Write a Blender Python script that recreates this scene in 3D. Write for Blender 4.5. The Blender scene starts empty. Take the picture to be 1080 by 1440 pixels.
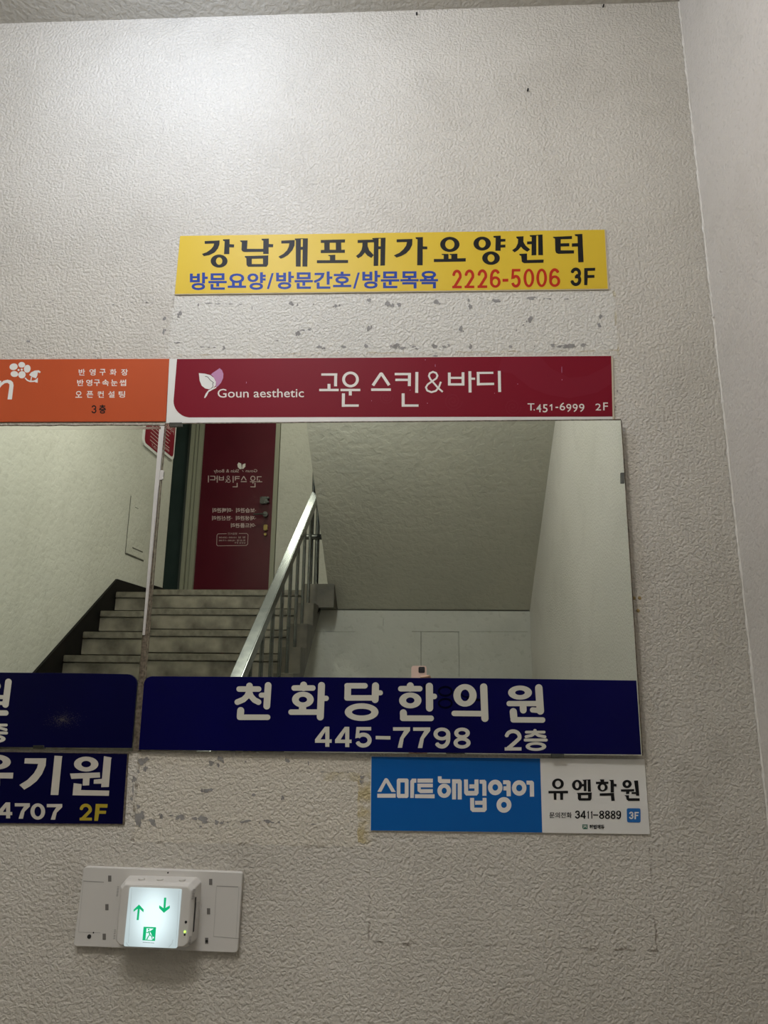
import bpy, bmesh, math, random
from mathutils import Vector, Matrix
from mathutils.geometry import tessellate_polygon
random.seed(7)
SC = bpy.context.scene
COL = SC.collection

# ------------------------------------------------------------------ camera
F_PX = 958.0
PITCH, YAW, ROLL = 0.230111883, 0.0461843690, 0.0111416146
CAM = Vector((0.0, -1.65, 1.5))
_f = Vector((-math.sin(YAW) * math.cos(PITCH), math.cos(YAW) * math.cos(PITCH), math.sin(PITCH)))
_r0 = Vector((math.cos(YAW), math.sin(YAW), 0))
_u0 = _r0.cross(_f)
RT = _r0 * math.cos(ROLL) + _u0 * math.sin(ROLL)
UP = -_r0 * math.sin(ROLL) + _u0 * math.cos(ROLL)
FW = _f
cam_data = bpy.data.cameras.new('camera')
cam_data.sensor_fit = 'VERTICAL'
cam_data.sensor_height = 36.0
cam_data.lens = F_PX / 1440.0 * 36.0
cam_data.clip_start = 0.01
cam = bpy.data.objects.new('camera', cam_data)
COL.objects.link(cam)
cam.matrix_world = Matrix(((RT.x, UP.x, -FW.x, CAM.x), (RT.y, UP.y, -FW.y, CAM.y), (RT.z, UP.z, -FW.z, CAM.z), (0, 0, 0, 1)))
SC.camera = cam

# ------------------------------------------------------------------ world, lights, exposure
world = bpy.data.worlds.new('world')
SC.world = world
world.use_nodes = True
world.node_tree.nodes['Background'].inputs[0].default_value = (0.75, 0.85, 1.0, 1)
world.node_tree.nodes['Background'].inputs[1].default_value = 0.05
SC.view_settings.view_transform = 'Standard'
SC.view_settings.look = 'None'
SC.view_settings.exposure = 0.0
SC.view_settings.gamma = 1.0
SC.cycles.caustics_reflective = False
SC.cycles.caustics_refractive = False


def area_light(name, loc, sx, sy, power, color, rot=(0, 0, 0)):
    ld = bpy.data.lights.new(name, 'AREA')
    ld.shape = 'RECTANGLE'
    ld.size, ld.size_y = sx, sy
    ld.energy = power
    ld.color = color
    o = bpy.data.objects.new(name, ld)
    o.location = loc
    o.rotation_euler = rot
    COL.objects.link(o)
    return o


def globe_light(name, loc, radius, power, color):
    ld = bpy.data.lights.new(name, 'POINT')
    ld.shadow_soft_size = radius
    ld.energy = power
    ld.color = color
    o = bpy.data.objects.new(name, ld)
    o.location = loc
    COL.objects.link(o)
    return o


HALF_LAMP = (-0.62, -0.62, 3.40)
globe_light('half_landing_light', (HALF_LAMP[0], HALF_LAMP[1], 3.24), 0.10, 15.0, (0.62, 0.75, 1.0))
REAR_FILL = (-0.50, -1.33, 3.40)
globe_light('rear_fill_light', (REAR_FILL[0], REAR_FILL[1], 3.22), 0.12, 38.0, (1.0, 0.98, 0.955))  # added fill that evens out the walls, not a known lamp
STAIR_FILL = (-1.15, -1.95, 4.15)
area_light('stair_fill_light', (STAIR_FILL[0], STAIR_FILL[1], 4.09), 0.30, 0.30, 38.0, (1.0, 0.955, 0.90))  # unseen fill added over the stairs to brighten walls and steps
area_light('upper_landing_fill', (-1.3, -4.1, 4.84), 0.28, 0.28, 18.0, (1.0, 0.96, 0.88))  # extra unseen source added above the upper landing
area_light('low_fill_light', (0.02, -1.15, -0.75), 1.3, 1.0, 100.0, (0.95, 0.98, 1.0), (math.radians(115), 0, math.pi))  # added fill from below for far wall and soffit, no real opening

# ------------------------------------------------------------------ pixel <-> plane helpers


def ray(u, v):
    return RT * ((u - 540) / F_PX) + UP * ((720 - v) / F_PX) + FW


def on_plane(u, v, pl, lift=0.0):
    n, p0 = pl
    w = ray(u, v)
    q = p0 - n * lift
    t = (q - CAM).dot(n) / w.dot(n)
    return CAM + w * t


def normal_of(u, v):
    return ray(u, v).normalized()


WALL = (Vector((0, 1, 0)), Vector((0, 0, 0)))
NR = normal_of(592, 942)
NL = normal_of(585, 945.2)
MIR_R = (NR, Vector((-0.645, -0.008, 1.7)))     # front face of the big mirror, hung slightly off the wall
MIR_L = (NL, Vector((-0.66, -0.008, 1.7)))


def seen(u, v, ax, val, pl=MIR_R):
    """point of the stairwell that the mirror shows at a pixel"""
    n, p0 = pl
    o = on_plane(u, v, pl)
    w = ray(u, v)
    w = w - n * (2 * w.dot(n))
    t = (val - o[ax]) / w[ax]
    return o + w * t


# ------------------------------------------------------------------ object helpers
WL = {}


def tag(o, label=None, cat=None, group=None, kind=None):
    if label: o['label'] = label
    if cat: o['category'] = cat
    if group: o['group'] = group
    if kind: o['kind'] = kind
    return o


def empty(name, loc, label=None, cat=None, group=None, kind=None):
    o = bpy.data.objects.new(name, None)
    o.empty_display_size = 0.05
    COL.objects.link(o)
    o.location = loc
    WL[o] = Vector(loc)
    return tag(o, label, cat, group, kind)


def mk(name, verts, faces, mat, parent=None, origin=None, smooth=False):
    verts = [Vector(v) for v in verts]
    if origin is None:
        lo = Vector([min(v[i] for v in verts) for i in range(3)])
        hi = Vector([max(v[i] for v in verts) for i in range(3)])
        origin = (lo + hi) / 2
    origin = Vector(origin)
    me = bpy.data.meshes.new(name)
    me.from_pydata([tuple(v - origin) for v in verts], [], faces)
    me.materials.append(mat)
    if smooth:
        for p in me.polygons: p.use_smooth = True
    o = bpy.data.objects.new(name, me)
    COL.objects.link(o)
    WL[o] = origin
    if parent is not None:
        o.parent = parent
        o.location = origin - WL[parent]
    else:
        o.location = origin
    return o


class MB:
    def __init__(s):
        s.v, s.f = [], []

    def add(s, vs, fs):
        k = len(s.v)
        s.v += [Vector(v) for v in vs]
        s.f += [tuple(i + k for i in f) for f in fs]
        return s

    def box(s, x0, x1, y0, y1, z0, z1):
        return s.add([(x0, y0, z0), (x1, y0, z0), (x1, y1, z0), (x0, y1, z0), (x0, y0, z1), (x1, y0, z1), (x1, y1, z1), (x0, y1, z1)],
                     [(3, 2, 1, 0), (4, 5, 6, 7), (0, 1, 5, 4), (1, 2, 6, 5), (2, 3, 7, 6), (3, 0, 4, 7)])

    def tube(s, p, q, r, n=10, r2=None):
        p, q = Vector(p), Vector(q)
        r2 = r if r2 is None else r2
        d = (q - p).normalized()
        a = d.cross(Vector((0, 0, 1)) if abs(d.z) < .9 else Vector((1, 0, 0))).normalized()
        b = d.cross(a)
        vs = [p + (a * math.cos(2 * math.pi * i / n) + b * math.sin(2 * math.pi * i / n)) * r for i in range(n)]
        vs += [q + (a * math.cos(2 * math.pi * i / n) + b * math.sin(2 * math.pi * i / n)) * r2 for i in range(n)]
        fs = [(i, (i + 1) % n, n + (i + 1) % n, n + i) for i in range(n)]
        return s.add(vs, fs + [tuple(range(n))[::-1], tuple(range(n, 2 * n))])

    def prism(s, pts, d):
        """closed polygon of 3D points extruded by vector d"""
        n = len(pts)
        d = Vector(d)
        vs = [Vector(p) for p in pts] + [Vector(p) + d for p in pts]
        fs = [(i, (i + 1) % n, n + (i + 1) % n, n + i) for i in range(n)]
        return s.add(vs, fs + [tuple(range(n))[::-1], tuple(range(n, 2 * n))])

    def build(s, name, mat, parent=None, origin=None, bevel=0, seg=2, smooth=False):
        o = mk(name, s.v, s.f, mat, parent, origin)
        bm = bmesh.new()
        bm.from_mesh(o.data)
        bmesh.ops.recalc_face_normals(bm, faces=bm.faces)
        if bevel:
            bmesh.ops.bevel(bm, geom=bm.edges[:], offset=bevel, segments=seg, affect='EDGES', clamp_overlap=True)
        if smooth:
            for f in bm.faces: f.smooth = True
        bm.to_mesh(o.data)
        bm.free()
        return o


def arc_corner(cx, cy, r, a0, a1, n=6, ry=None):
    ry = r if ry is None else ry
    return [(cx + r * math.cos(math.radians(a0 + (a1 - a0) * i / n)), cy + ry * math.sin(math.radians(a0 + (a1 - a0) * i / n))) for i in range(n + 1)]


def board(name, px, pl, lift, thick, mat, parent=None, bevel=0.0006):
    """flat board: outline given on the plane, real thickness behind its face"""
    n = pl[0]
    front = [on_plane(u, v, pl, lift) for u, v in px]
    return MB().prism(front, n * thick).build(name, mat, parent, bevel=bevel, seg=1)


# ------------------------------------------------------------------ flat print: strokes, outlines, text


class Print:
    """collects flat glyph shapes; mp maps drawing coordinates to points"""
    def __init__(s, mp):
        s.mp, s.v, s.f, s.k = mp, [], [], 0

    def poly(s, loops):
        loops3 = [[Vector((x, y, 0)) for x, y in L] for L in loops]
        tris = tessellate_polygon(loops3)
        flat = [p for L in loops for p in L]
        s.k += 1
        base = len(s.v)
        s.v += [s.mp(x, y, s.k * 1e-6) for x, y in flat]
        s.f += [tuple(base + i for i in t) for t in tris]

    def p(s, *pts): s.poly([list(pts)])

    def ring(s, cx, cy, rx, ry, ix, iy, n=40):
        o = [(cx + rx * math.cos(2 * math.pi * i / n), cy + ry * math.sin(2 * math.pi * i / n)) for i in range(n)]
        q = [(cx + ix * math.cos(2 * math.pi * i / n), cy + iy * math.sin(2 * math.pi * i / n)) for i in range(n)]
        s.k += 1
        base = len(s.v)
        s.v += [s.mp(x, y, s.k * 1e-6) for x, y in o + q]
        s.f += [(base + i, base + (i + 1) % n, base + n + (i + 1) % n, base + n + i) for i in range(n)]

    def disc(s, cx, cy, rx, ry=None, n=20):
        ry = rx if ry is None else ry
        s.p(*[(cx + rx * math.cos(2 * math.pi * i / n), cy + ry * math.sin(2 * math.pi * i / n)) for i in range(n)])

    def line(s, w, *pts, rnd=False):
        h = w / 2
        for i in range(len(pts) - 1):
            (x0, y0), (x1, y1) = pts[i], pts[i + 1]
            L = math.hypot(x1 - x0, y1 - y0) or 1
            dx, dy = (x1 - x0) / L, (y1 - y0) / L
            s.p((x0 - dy * h, y0 + dx * h), (x1 - dy * h, y1 + dx * h), (x1 + dy * h, y1 - dx * h), (x0 + dy * h, y0 - dx * h))
        js = pts if rnd else pts[1:-1]
        for x, y in js: s.disc(x, y, h)

    def build(s, name, mat, parent):
        return mk(name, s.v, s.f, mat, parent)

    def build_letters(s, mat, parent, gap=.005):
        """one mesh per letter: faces whose extents along the line touch or nearly touch belong together"""
        spans = sorted((min(s.v[i].x for i in f), max(s.v[i].x for i in f), k) for k, f in enumerate(s.f))
        groups, hi = [], None
        for a, b, k in spans:
            if hi is None or a > hi + gap:
                groups.append([])
                hi = b
            groups[-1].append(k)
            hi = max(hi, b)
        for g in groups:
            ids = sorted({i for k in g for i in s.f[k]})
            m = {i: n for n, i in enumerate(ids)}
            mk('letter', [s.v[i] for i in ids], [tuple(m[i] for i in s.f[k]) for k in g], mat, parent)


def sheet(pl, lift, x0=0, y0=0, sc=1.0):
    return lambda x, y, e: on_plane(x0 + x / sc, y0 + y / sc, pl, lift + e)


def text_mesh(body, off=0.0, spacing=1.0):
    c = bpy.data.curves.new('txt', 'FONT')
    c.body = body
    c.offset = off
    c.resolution_u = 3
    c.space_character = spacing
    o = bpy.data.objects.new('txt', c)
    COL.objects.link(o)
    dg = bpy.context.evaluated_depsgraph_get()
    me = bpy.data.meshes.new_from_object(o.evaluated_get(dg))
    vs = [(v.co.x, v.co.y) for v in me.vertices]
    fs = [tuple(p.vertices) for p in me.polygons]
    bpy.data.objects.remove(o)
    bpy.data.curves.remove(c)
    bpy.data.meshes.remove(me)
    return vs, fs


def put_text(P, body, x0, y0, x1, y1, off=0.0, dy=0.0, slant=0.0, spacing=1.0):
    """text squeezed into a box of drawing coordinates; dy drops the right end"""
    vs, fs = text_mesh(body, off, spacing)
    if not vs: return
    ax, bx = min(v[0] for v in vs), max(v[0] for v in vs)
    ay, by = min(v[1] for v in vs), max(v[1] for v in vs)
    P.k += 1
    base = len(P.v)
    for x, y in vs:
        s = (x - ax) / (bx - ax)
        t = (by - y) / (by - ay)
        P.v.append(P.mp(x0 + (x1 - x0) * s + slant * (1 - t), y0 + (y1 - y0) * t + dy * s, P.k * 1e-6))
    P.f += [tuple(base + i for i in f) for f in fs]


def digit(P, ch, x0, y0, x1, y1, w, wy=None):
    """grotesque numeral drawn with an even stroke of width w inside a box"""
    wy = w if wy is None else wy
    L, R_, T, B = x0 + w / 2, x1 - w / 2, y0 + wy / 2, y1 - wy / 2
    cx, H = (x0 + x1) / 2, y1 - y0
    rx = (R_ - L) / 2

    def arc(ccx, ccy, ax, ay, a0, a1, n=14):
        return [(ccx + ax * math.cos(math.radians(a0 + (a1 - a0) * i / n)), ccy + ay * math.sin(math.radians(a0 + (a1 - a0) * i / n))) for i in range(n + 1)]
    if ch == '0':
        P.ring(cx, (y0 + y1) / 2, (x1 - x0) / 2, H / 2, (x1 - x0) / 2 - w, H / 2 - wy)
    elif ch == '8':
        P.ring(cx, y0 + H * .26, (x1 - x0) / 2 * .92, H * .265, (x1 - x0) / 2 * .92 - w, H * .265 - wy)
        P.ring(cx, y0 + H * .73, (x1 - x0) / 2, H * .275, (x1 - x0) / 2 - w, H * .275 - wy)
    elif ch == '2':
        ry = H * .27
        P.line(w, *(arc(cx, T + ry, rx, ry, 185, 375, 18) + [(cx + rx * .35, y0 + H * .60), (L + w * .35, B - wy * .1), (L + w * .3, B)]))
        P.p((x0, y1 - wy), (x1, y1 - wy), (x1, y1), (x0, y1))
    elif ch == '3':
        P.line(w, *(arc(cx, T + H * .22, rx * .92, H * .22, 190, 440, 18)))
        P.line(w, *(arc(cx, B - H * .245, rx, H * .245, 275, 530, 18)))
        P.p((cx - rx * .25, y0 + H * .43), (cx + rx * .2, y0 + H * .43), (cx + rx * .2, y0 + H * .43 + wy), (cx - rx * .25, y0 + H * .43 + wy))
    elif ch == '4':
        xs = x1 - (x1 - x0) * .14 - w
        P.p((xs, y0), (xs + w, y0), (xs + w, y1), (xs, y1))
        yb1 = y1 - H * .20
        P.p((x0, yb1 - wy), (x1, yb1 - wy), (x1, yb1), (x0, yb1))
        P.p((xs - w * .1, y0), (xs + w * .5, y0), (xs + w * .2, y0 + w * .9), (x0 + w * 1.15, yb1 - wy * .6), (x0, yb1 - wy * .6), (x0, yb1 - wy))
    elif ch == '5':
        P.p((x0 + w * .35, y0), (x1 - w * .15, y0), (x1 - w * .15, y0 + wy), (x0 + w * .25, y0 + wy))
        P.p((x0 + w * .35, y0), (x0 + w * 1.2, y0), (x0 + w * .95, y0 + H * .52), (x0 + w * .05, y0 + H * .56))
        P.line(w, *(arc(cx - rx * .02, B - H * .27, rx, H * .27, 215, 520, 20)))
    elif ch in '69':
        f = (lambda x, y: (x, y)) if ch == '6' else (lambda x, y: (x0 + x1 - x, y0 + y1 - y))
        P.ring(*f(cx, y1 - H * .31), (x1 - x0) / 2, H * .31, (x1 - x0) / 2 - w, H * .31 - wy)
        P.line(w, *[f(*q) for q in [(L, y1 - H * .31), (L, y0 + H * .46)] + arc(cx, T + H * .36, rx, H * .36, 195, 325, 12)])
    elif ch == '7':
        P.p((x0, y0), (x1, y0), (x1, y0 + wy), (x0, y0 + wy))
        P.p((x1 - w * 1.2, y0 + wy * .5), (x1, y0 + wy * .5), (x1, y0 + wy), (cx + w * .55, y0 + H * .55), (cx + w * .15, y1), (cx - w * .95, y1), (cx - w * .35, y0 + H * .52))


# ------------------------------------------------------------------ materials


def new_mat(name):
    m = bpy.data.materials.new(name)
    m.use_nodes = True
    return m, m.node_tree.nodes, m.node_tree.links, m.node_tree.nodes['Principled BSDF']


def simple(name, col, rough=0.5, metal=0.0, spec=0.5, emit=None, es=0.0, coat=0.0):
    m, N, L, b = new_mat(name)
    b.inputs['Base Color'].default_value = (*col, 1)
    b.inputs['Roughness'].default_value = rough
    b.inputs['Metallic'].default_value = metal
    b.inputs['Specular IOR Level'].default_value = spec
    b.inputs['Coat Weight'].default_value = coat
    if emit:
        b.inputs['Emission Color'].default_value = (*emit, 1)
        b.inputs['Emission Strength'].default_value = es
    return m


def mottled(name, col, col2, scale=8, rough=0.5, spec=0.5, bump=0.0, bscale=60, metal=0.0, detail=6, coat=0.0):
    m, N, L, b = new_mat(name)
    tc = N.new('ShaderNodeTexCoord')
    nz = N.new('ShaderNodeTexNoise')
    nz.inputs['Scale'].default_value = scale
    nz.inputs['Detail'].default_value = detail
    L.new(tc.outputs['Object'], nz.inputs['Vector'])
    rp = N.new('ShaderNodeValToRGB')
    rp.color_ramp.elements[0].position = .3
    rp.color_ramp.elements[1].position = .7
    rp.color_ramp.elements[0].color = (*col, 1)
    rp.color_ramp.elements[1].color = (*col2, 1)
    L.new(nz.outputs['Fac'], rp.inputs['Fac'])
    L.new(rp.outputs['Color'], b.inputs['Base Color'])
    b.inputs['Roughness'].default_value = rough
    b.inputs['Metallic'].default_value = metal
    b.inputs['Specular IOR Level'].default_value = spec
    b.inputs['Coat Weight'].default_value = coat
    if bump:
        n2 = N.new('ShaderNodeTexNoise')
        n2.inputs['Scale'].default_value = bscale
        n2.inputs['Detail'].default_value = 4
        L.new(tc.outputs['Object'], n2.inputs['Vector'])
        bp = N.new('ShaderNodeBump')
        bp.inputs['Strength'].default_value = 1
        bp.inputs['Distance'].default_value = bump
        L.new(n2.outputs['Fac'], bp.inputs['Height'])
        L.new(bp.outputs['Normal'], b.inputs['Normal'])
    return m


def stucco(name, col, col2, bump=0.0017, scale=135, rough=0.42, spec=0.45, marks=None, dirt=(0.30, 0.27, 0.22)):
    """textured wall paint: lumpy relief, faint dirt; marks = rectangles on the wall (x0,x1,z0,z1) that keep an older, cleaner paint"""
    m, N, L, b = new_mat(name)
    tc = N.new('ShaderNodeTexCoord')
    V = tc.outputs['Object']

    def noise(s, d=4, dist=0.0, r=.5):
        n = N.new('ShaderNodeTexNoise')
        n.inputs['Scale'].default_value = s
        n.inputs['Detail'].default_value = d
        n.inputs['Distortion'].default_value = dist
        n.inputs['Roughness'].default_value = r
        L.new(V, n.inputs['Vector'])
        return n.outputs['Fac']

    def math_(op, a, c=None, clamp=False):
        n = N.new('ShaderNodeMath')
        n.operation = op
        n.use_clamp = clamp
        for i, q in enumerate((a, c)):
            if q is None: continue
            if isinstance(q, (int, float)): n.inputs[i].default_value = q
            else: L.new(q, n.inputs[i])
        return n.outputs[0]

    def mix(fac, a, c):
        n = N.new('ShaderNodeMix')
        n.data_type = 'RGBA'
        for i, q in ((0, fac), (6, a), (7, c)):
            if isinstance(q, (int, float)): n.inputs[i].default_value = q
            elif isinstance(q, tuple): n.inputs[i].default_value = (*q, 1)
            else: L.new(q, n.inputs[i])
        return n.outputs[2]

    def ramp(f, a, c):
        n = N.new('ShaderNodeMapRange')
        n.inputs['From Min'].default_value = a
        n.inputs['From Max'].default_value = c
        L.new(f, n.inputs['Value'])
        return n.outputs[0]

    colr = mix(ramp(noise(1.6, 5), .35, .65), col, col2)
    # greyish dirt in blotches, its colour also mixed into the hollows
    d1 = ramp(noise(4.0, 8, .6, .62), .50, .78)
    colr = mix(math_('MULTIPLY', d1, .22), colr, dirt)
    lump = noise(scale, 3, .35)
    lump2 = noise(scale * 2.6, 2, .2)
    h = math_('ADD', ramp(lump, .36, .60), math_('MULTIPLY', lump2, .35))
    hollow = ramp(lump, .40, .30)
    colr = mix(math_('MULTIPLY', hollow, .22), colr, dirt)
    if marks:
        sep = N.new('ShaderNodeSeparateXYZ')
        L.new(V, sep.inputs[0])
        X, Z = sep.outputs[0], sep.outputs[2]
        wob = math_('MULTIPLY', math_('SUBTRACT', noise(45, 3), .5), .012)
        Xw, Zw = math_('ADD', X, wob), math_('ADD', Z, wob)

        def rect(x0, x1, z0, z1):
            a = math_('MULTIPLY', math_('GREATER_THAN', Xw, x0), math_('LESS_THAN', Xw, x1))
            c = math_('MULTIPLY', math_('GREATER_THAN', Zw, z0), math_('LESS_THAN', Zw, z1))
            return math_('MULTIPLY', a, c)
        for kind, x0, x1, z0, z1, c3, amt in marks:
            r = rect(x0, x1, z0, z1)
            if kind == 'blotch':
                r = math_('MULTIPLY', r, ramp(noise(28, 5), .40, .60))
            if kind == 'line':
                r = math_('MULTIPLY', r, ramp(noise(30, 5), .46, .62))
            if kind == 'soft':
                dx = math_('SUBTRACT', 1.0, math_('ABSOLUTE', math_('DIVIDE', math_('SUBTRACT', X, (x0 + x1) / 2), (x1 - x0) / 2)))
                dz = math_('SUBTRACT', 1.0, math_('ABSOLUTE', math_('DIVIDE', math_('SUBTRACT', Z, (z0 + z1) / 2), (z1 - z0) / 2)))
                r = math_('MULTIPLY', math_('MAXIMUM', math_('MINIMUM', dx, dz), 0.0), ramp(noise(12, 6), .38, .66))
            colr = mix(math_('MULTIPLY', r, amt), colr, c3)
    L.new(colr, b.inputs['Base Color'])
    b.inputs['Roughness'].default_value = rough
    b.inputs['Specular IOR Level'].default_value = spec
    bp = N.new('ShaderNodeBump')
    bp.inputs['Strength'].default_value = 1
    bp.inputs['Distance'].default_value = bump
    L.new(h, bp.inputs['Height'])
    L.new(bp.outputs['Normal'], b.inputs['Normal'])
    return m


CREAM, CREAM2 = (0.64, 0.605, 0.545), (0.575, 0.54, 0.48)
CLEAN = (0.67, 0.65, 0.60)
marks = [
    ('rect', -0.66, 0.528, 2.316, 2.49, CLEAN, .75),
    ('rect', -0.640, -0.095, 1.118, 1.305, (0.66, 0.61, 0.52), .7),
    ('blotch', -0.128, -0.100, 1.125, 1.27, (0.50, 0.40, 0.17), .75),
    ('blotch', -0.21, -0.100, 1.255, 1.275, (0.50, 0.42, 0.22), .5),
    ('blotch', -0.50, -0.38, 1.118, 1.30, (0.62, 0.58, 0.50), .4),
    ('line', -0.655, 0.53, 2.316, 2.320, (0.45, 0.36, 0.22), .6),
    ('line', -0.66, -0.655, 2.32, 2.49, (0.34, 0.30, 0.24), .8),
    ('line', 0.524, 0.530, 2.30, 2.49, (0.50, 0.44, 0.30), .8),
    ('line', -0.645, -0.637, 1.12, 1.31, (0.32, 0.28, 0.22), .9),
    ('line', -0.64, -0.10, 1.114, 1.120, (0.33, 0.29, 0.23), .7),
    ('line', -0.101, 0.520, 0.9255, 0.9300, (0.22, 0.19, 0.15), .95),
    ('line', 0.514, 0.518, 0.93, 1.13, (0.24, 0.21, 0.17), .9),
    ('line', -0.101, -0.097, 0.93, 1.11, (0.25, 0.22, 0.18), .8),
    ('soft', -0.86, -0.30, 0.78, 1.12, (0.30, 0.27, 0.24), .55),
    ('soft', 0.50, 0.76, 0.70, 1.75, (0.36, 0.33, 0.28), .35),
]
M = {}
M['wall'] = stucco('textured_cream_wall_paint', CREAM, CREAM2, marks=marks)
M['wall_side'] = stucco('side_wall_paint', (0.66, 0.62, 0.58), (0.61, 0.575, 0.53), bump=0.0009, scale=90, rough=.55)
M['ceil'] = stucco('ceiling_paint', (0.50, 0.47, 0.41), (0.45, 0.42, 0.36), bump=0.0018, scale=60, rough=.5)
M['soffit'] = stucco('soffit_paint', (0.60, 0.575, 0.49), (0.55, 0.53, 0.455), bump=0.0014, scale=26, rough=.55, dirt=(.33, .31, .26))
M['wall_smooth'] = stucco('stairwell_paint', (0.60, 0.59, 0.52), (0.55, 0.54, 0.47), bump=0.0012, scale=26, rough=.55)
M['far_wall'] = stucco('lower_wall_paint', (0.62, 0.61, 0.56), (0.57, 0.56, 0.51), bump=0.0006, scale=26, rough=.6)
M['stone'] = mottled('stair_stone', (0.045, 0.039, 0.029), (0.29, 0.262, 0.205), 6, .5, bump=.0006, bscale=160)
M['stone_edge'] = mottled('stair_nosing_stone', (0.10, 0.09, 0.068), (0.20, 0.18, 0.14), 30, .45)
M['stone_dark'] = mottled('stringer_stone', (0.055, 0.048, 0.038), (0.15, 0.135, 0.105), 7, .5, bump=.0008)
M['skirt'] = mottled('skirting_black_stone', (0.004, 0.004, 0.0035), (0.009, 0.007, 0.006), 12, .6, spec=.15)
M['floor'] = mottled('terrazzo_floor', (0.20, 0.19, 0.16), (0.30, 0.28, 0.24), 40, .4)
M['steel'] = mottled('brushed_steel', (0.13, 0.14, 0.14), (0.19, 0.20, 0.19), 30, .26, metal=1.0)
M['yellow'] = mottled('yellow_sign_face', (0.64, 0.44, 0.025), (0.68, 0.475, 0.035), 4, .45, spec=.3)
M['pale_edge'] = simple('sign_edge_pale', (0.55, 0.48, 0.36), .6)
M['black'] = simple('black_print', (0.012, 0.012, 0.013), .45, spec=.15)
M['blue_txt'] = simple('blue_print', (0.02, 0.055, 0.30), .45, spec=.15)
M['red_txt'] = simple('red_print', (0.46, 0.028, 0.012), .45, spec=.15)
M['crimson'] = simple('crimson_sign_face', (0.20, 0.005, 0.018), .5, spec=.15)
M['crimson2'] = simple('crimson_print_pattern', (0.208, 0.009, 0.024), .5, spec=.15)
M['crimson3'] = simple('crimson_print_shade', (0.205, 0.005, 0.018), .3)
M['white_face'] = mottled('white_sign_face', (0.72, 0.71, 0.68), (0.78, 0.77, 0.74), 6, .4)
M['white_txt'] = simple('white_print', (0.78, 0.74, 0.70), .5, spec=.15)
M['grey_txt'] = simple('aged_white_print', (0.62, 0.60, 0.52), .5, spec=.15)
M['pink'] = simple('pink_print', (0.50, 0.25, 0.42), .5, spec=.15)
M['orange'] = mottled('orange_sign_face', (0.47, 0.070, 0.016), (0.51, 0.082, 0.021), 5, .45, spec=.3)
M['sky'] = mottled('azure_sign_face', (0.002, 0.095, 0.36), (0.003, 0.112, 0.40), 4, .4, spec=.25)
M['navy'] = mottled('navy_sign_face', (0.0008, 0.0006, 0.042), (0.0014, 0.001, 0.066), 3, .35, spec=.14)
M['navy2'] = mottled('navy_sign_face_deep', (0.0006, 0.0006, 0.024), (0.0009, 0.0009, 0.038), 3, .35, spec=.14)
M['gold_txt'] = simple('mustard_print', (0.40, 0.31, 0.03), .5, spec=.15)
M['tape_txt'] = mottled('cut_film_letters', (0.50, 0.47, 0.41), (0.58, 0.54, 0.47), 18, .5)
M['badge'] = simple('blue_badge_print', (0.01, 0.14, 0.45), .4)
M['teal'] = simple('dark_green_print', (0.03, 0.16, 0.11), .5)
M['mirror'] = simple('silvered_glass', (0.77, 0.825, 0.74), 0.0, 1.0)
M['mirror_edge'] = simple('mirror_bevel', (0.78, 0.80, 0.74), .12, 1.0)
M['rust'] = mottled('rusty_mirror_edge', (0.05, 0.035, 0.02), (0.22, 0.18, 0.13), 120, .6)
M['chip'] = mottled('bare_concrete_chip', (0.22, 0.21, 0.20), (0.34, 0.33, 0.32), 60, .8, spec=.2)
M['putty'] = mottled('old_putty', (0.40, 0.30, 0.12), (0.30, 0.22, 0.09), 90, .7)
M['plastic'] = mottled('white_plastic', (0.60, 0.58, 0.55), (0.64, 0.62, 0.59), 3, .38)
M['plastic_dark'] = simple('recess_plastic', (0.16, 0.15, 0.14), .5)
M['hole'] = simple('dark_hole', (0.01, 0.01, 0.01), .7)
M['led'] = simple('green_led', (0.3, 0.8, 0.1), .4, emit=(0.5, 1.0, 0.1), es=2.0)
M['door'] = mottled('crimson_door_film', (0.075, 0.003, 0.012), (0.095, 0.005, 0.016), 2, .3)
M['frame'] = simple('door_frame_paint', (0.32, 0.32, 0.24), .4)
M['frame_dark'] = simple('aluminium_frame', (0.15, 0.17, 0.16), .35, .6)
M['dglass'] = mottled('dark_teal_glass', (0.02, 0.035, 0.033), (0.035, 0.055, 0.052), 2, .08)
M['door_txt'] = simple('door_print', (0.62, 0.50, 0.48), .5, spec=.15)
M['brass'] = simple('aged_brass', (0.35, 0.27, 0.10), .35, 1.0)
M['phone'] = simple('pink_phone_back', (0.80, 0.56, 0.52), .3)
M['phone_dark'] = simple('camera_glass', (0.02, 0.02, 0.03), .1)
M['skin'] = mottled('skin', (0.55, 0.33, 0.24), (0.60, 0.37, 0.27), 20, .5)
M['hair'] = simple('dark_hair', (0.015, 0.012, 0.01), .5)
M['jacket'] = mottled('grey_jacket_cloth', (0.10, 0.10, 0.11), (0.13, 0.13, 0.14), 90, .9)
M['trousers'] = mottled('dark_trouser_cloth', (0.02, 0.022, 0.03), (0.03, 0.032, 0.04), 90, .9)
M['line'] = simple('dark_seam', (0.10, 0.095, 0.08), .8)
M['green_glow'] = simple('green_backlit_print', (0.0, 0.05, 0.025), .5, emit=(0.002, 0.44, 0.17), es=1.0)


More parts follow.
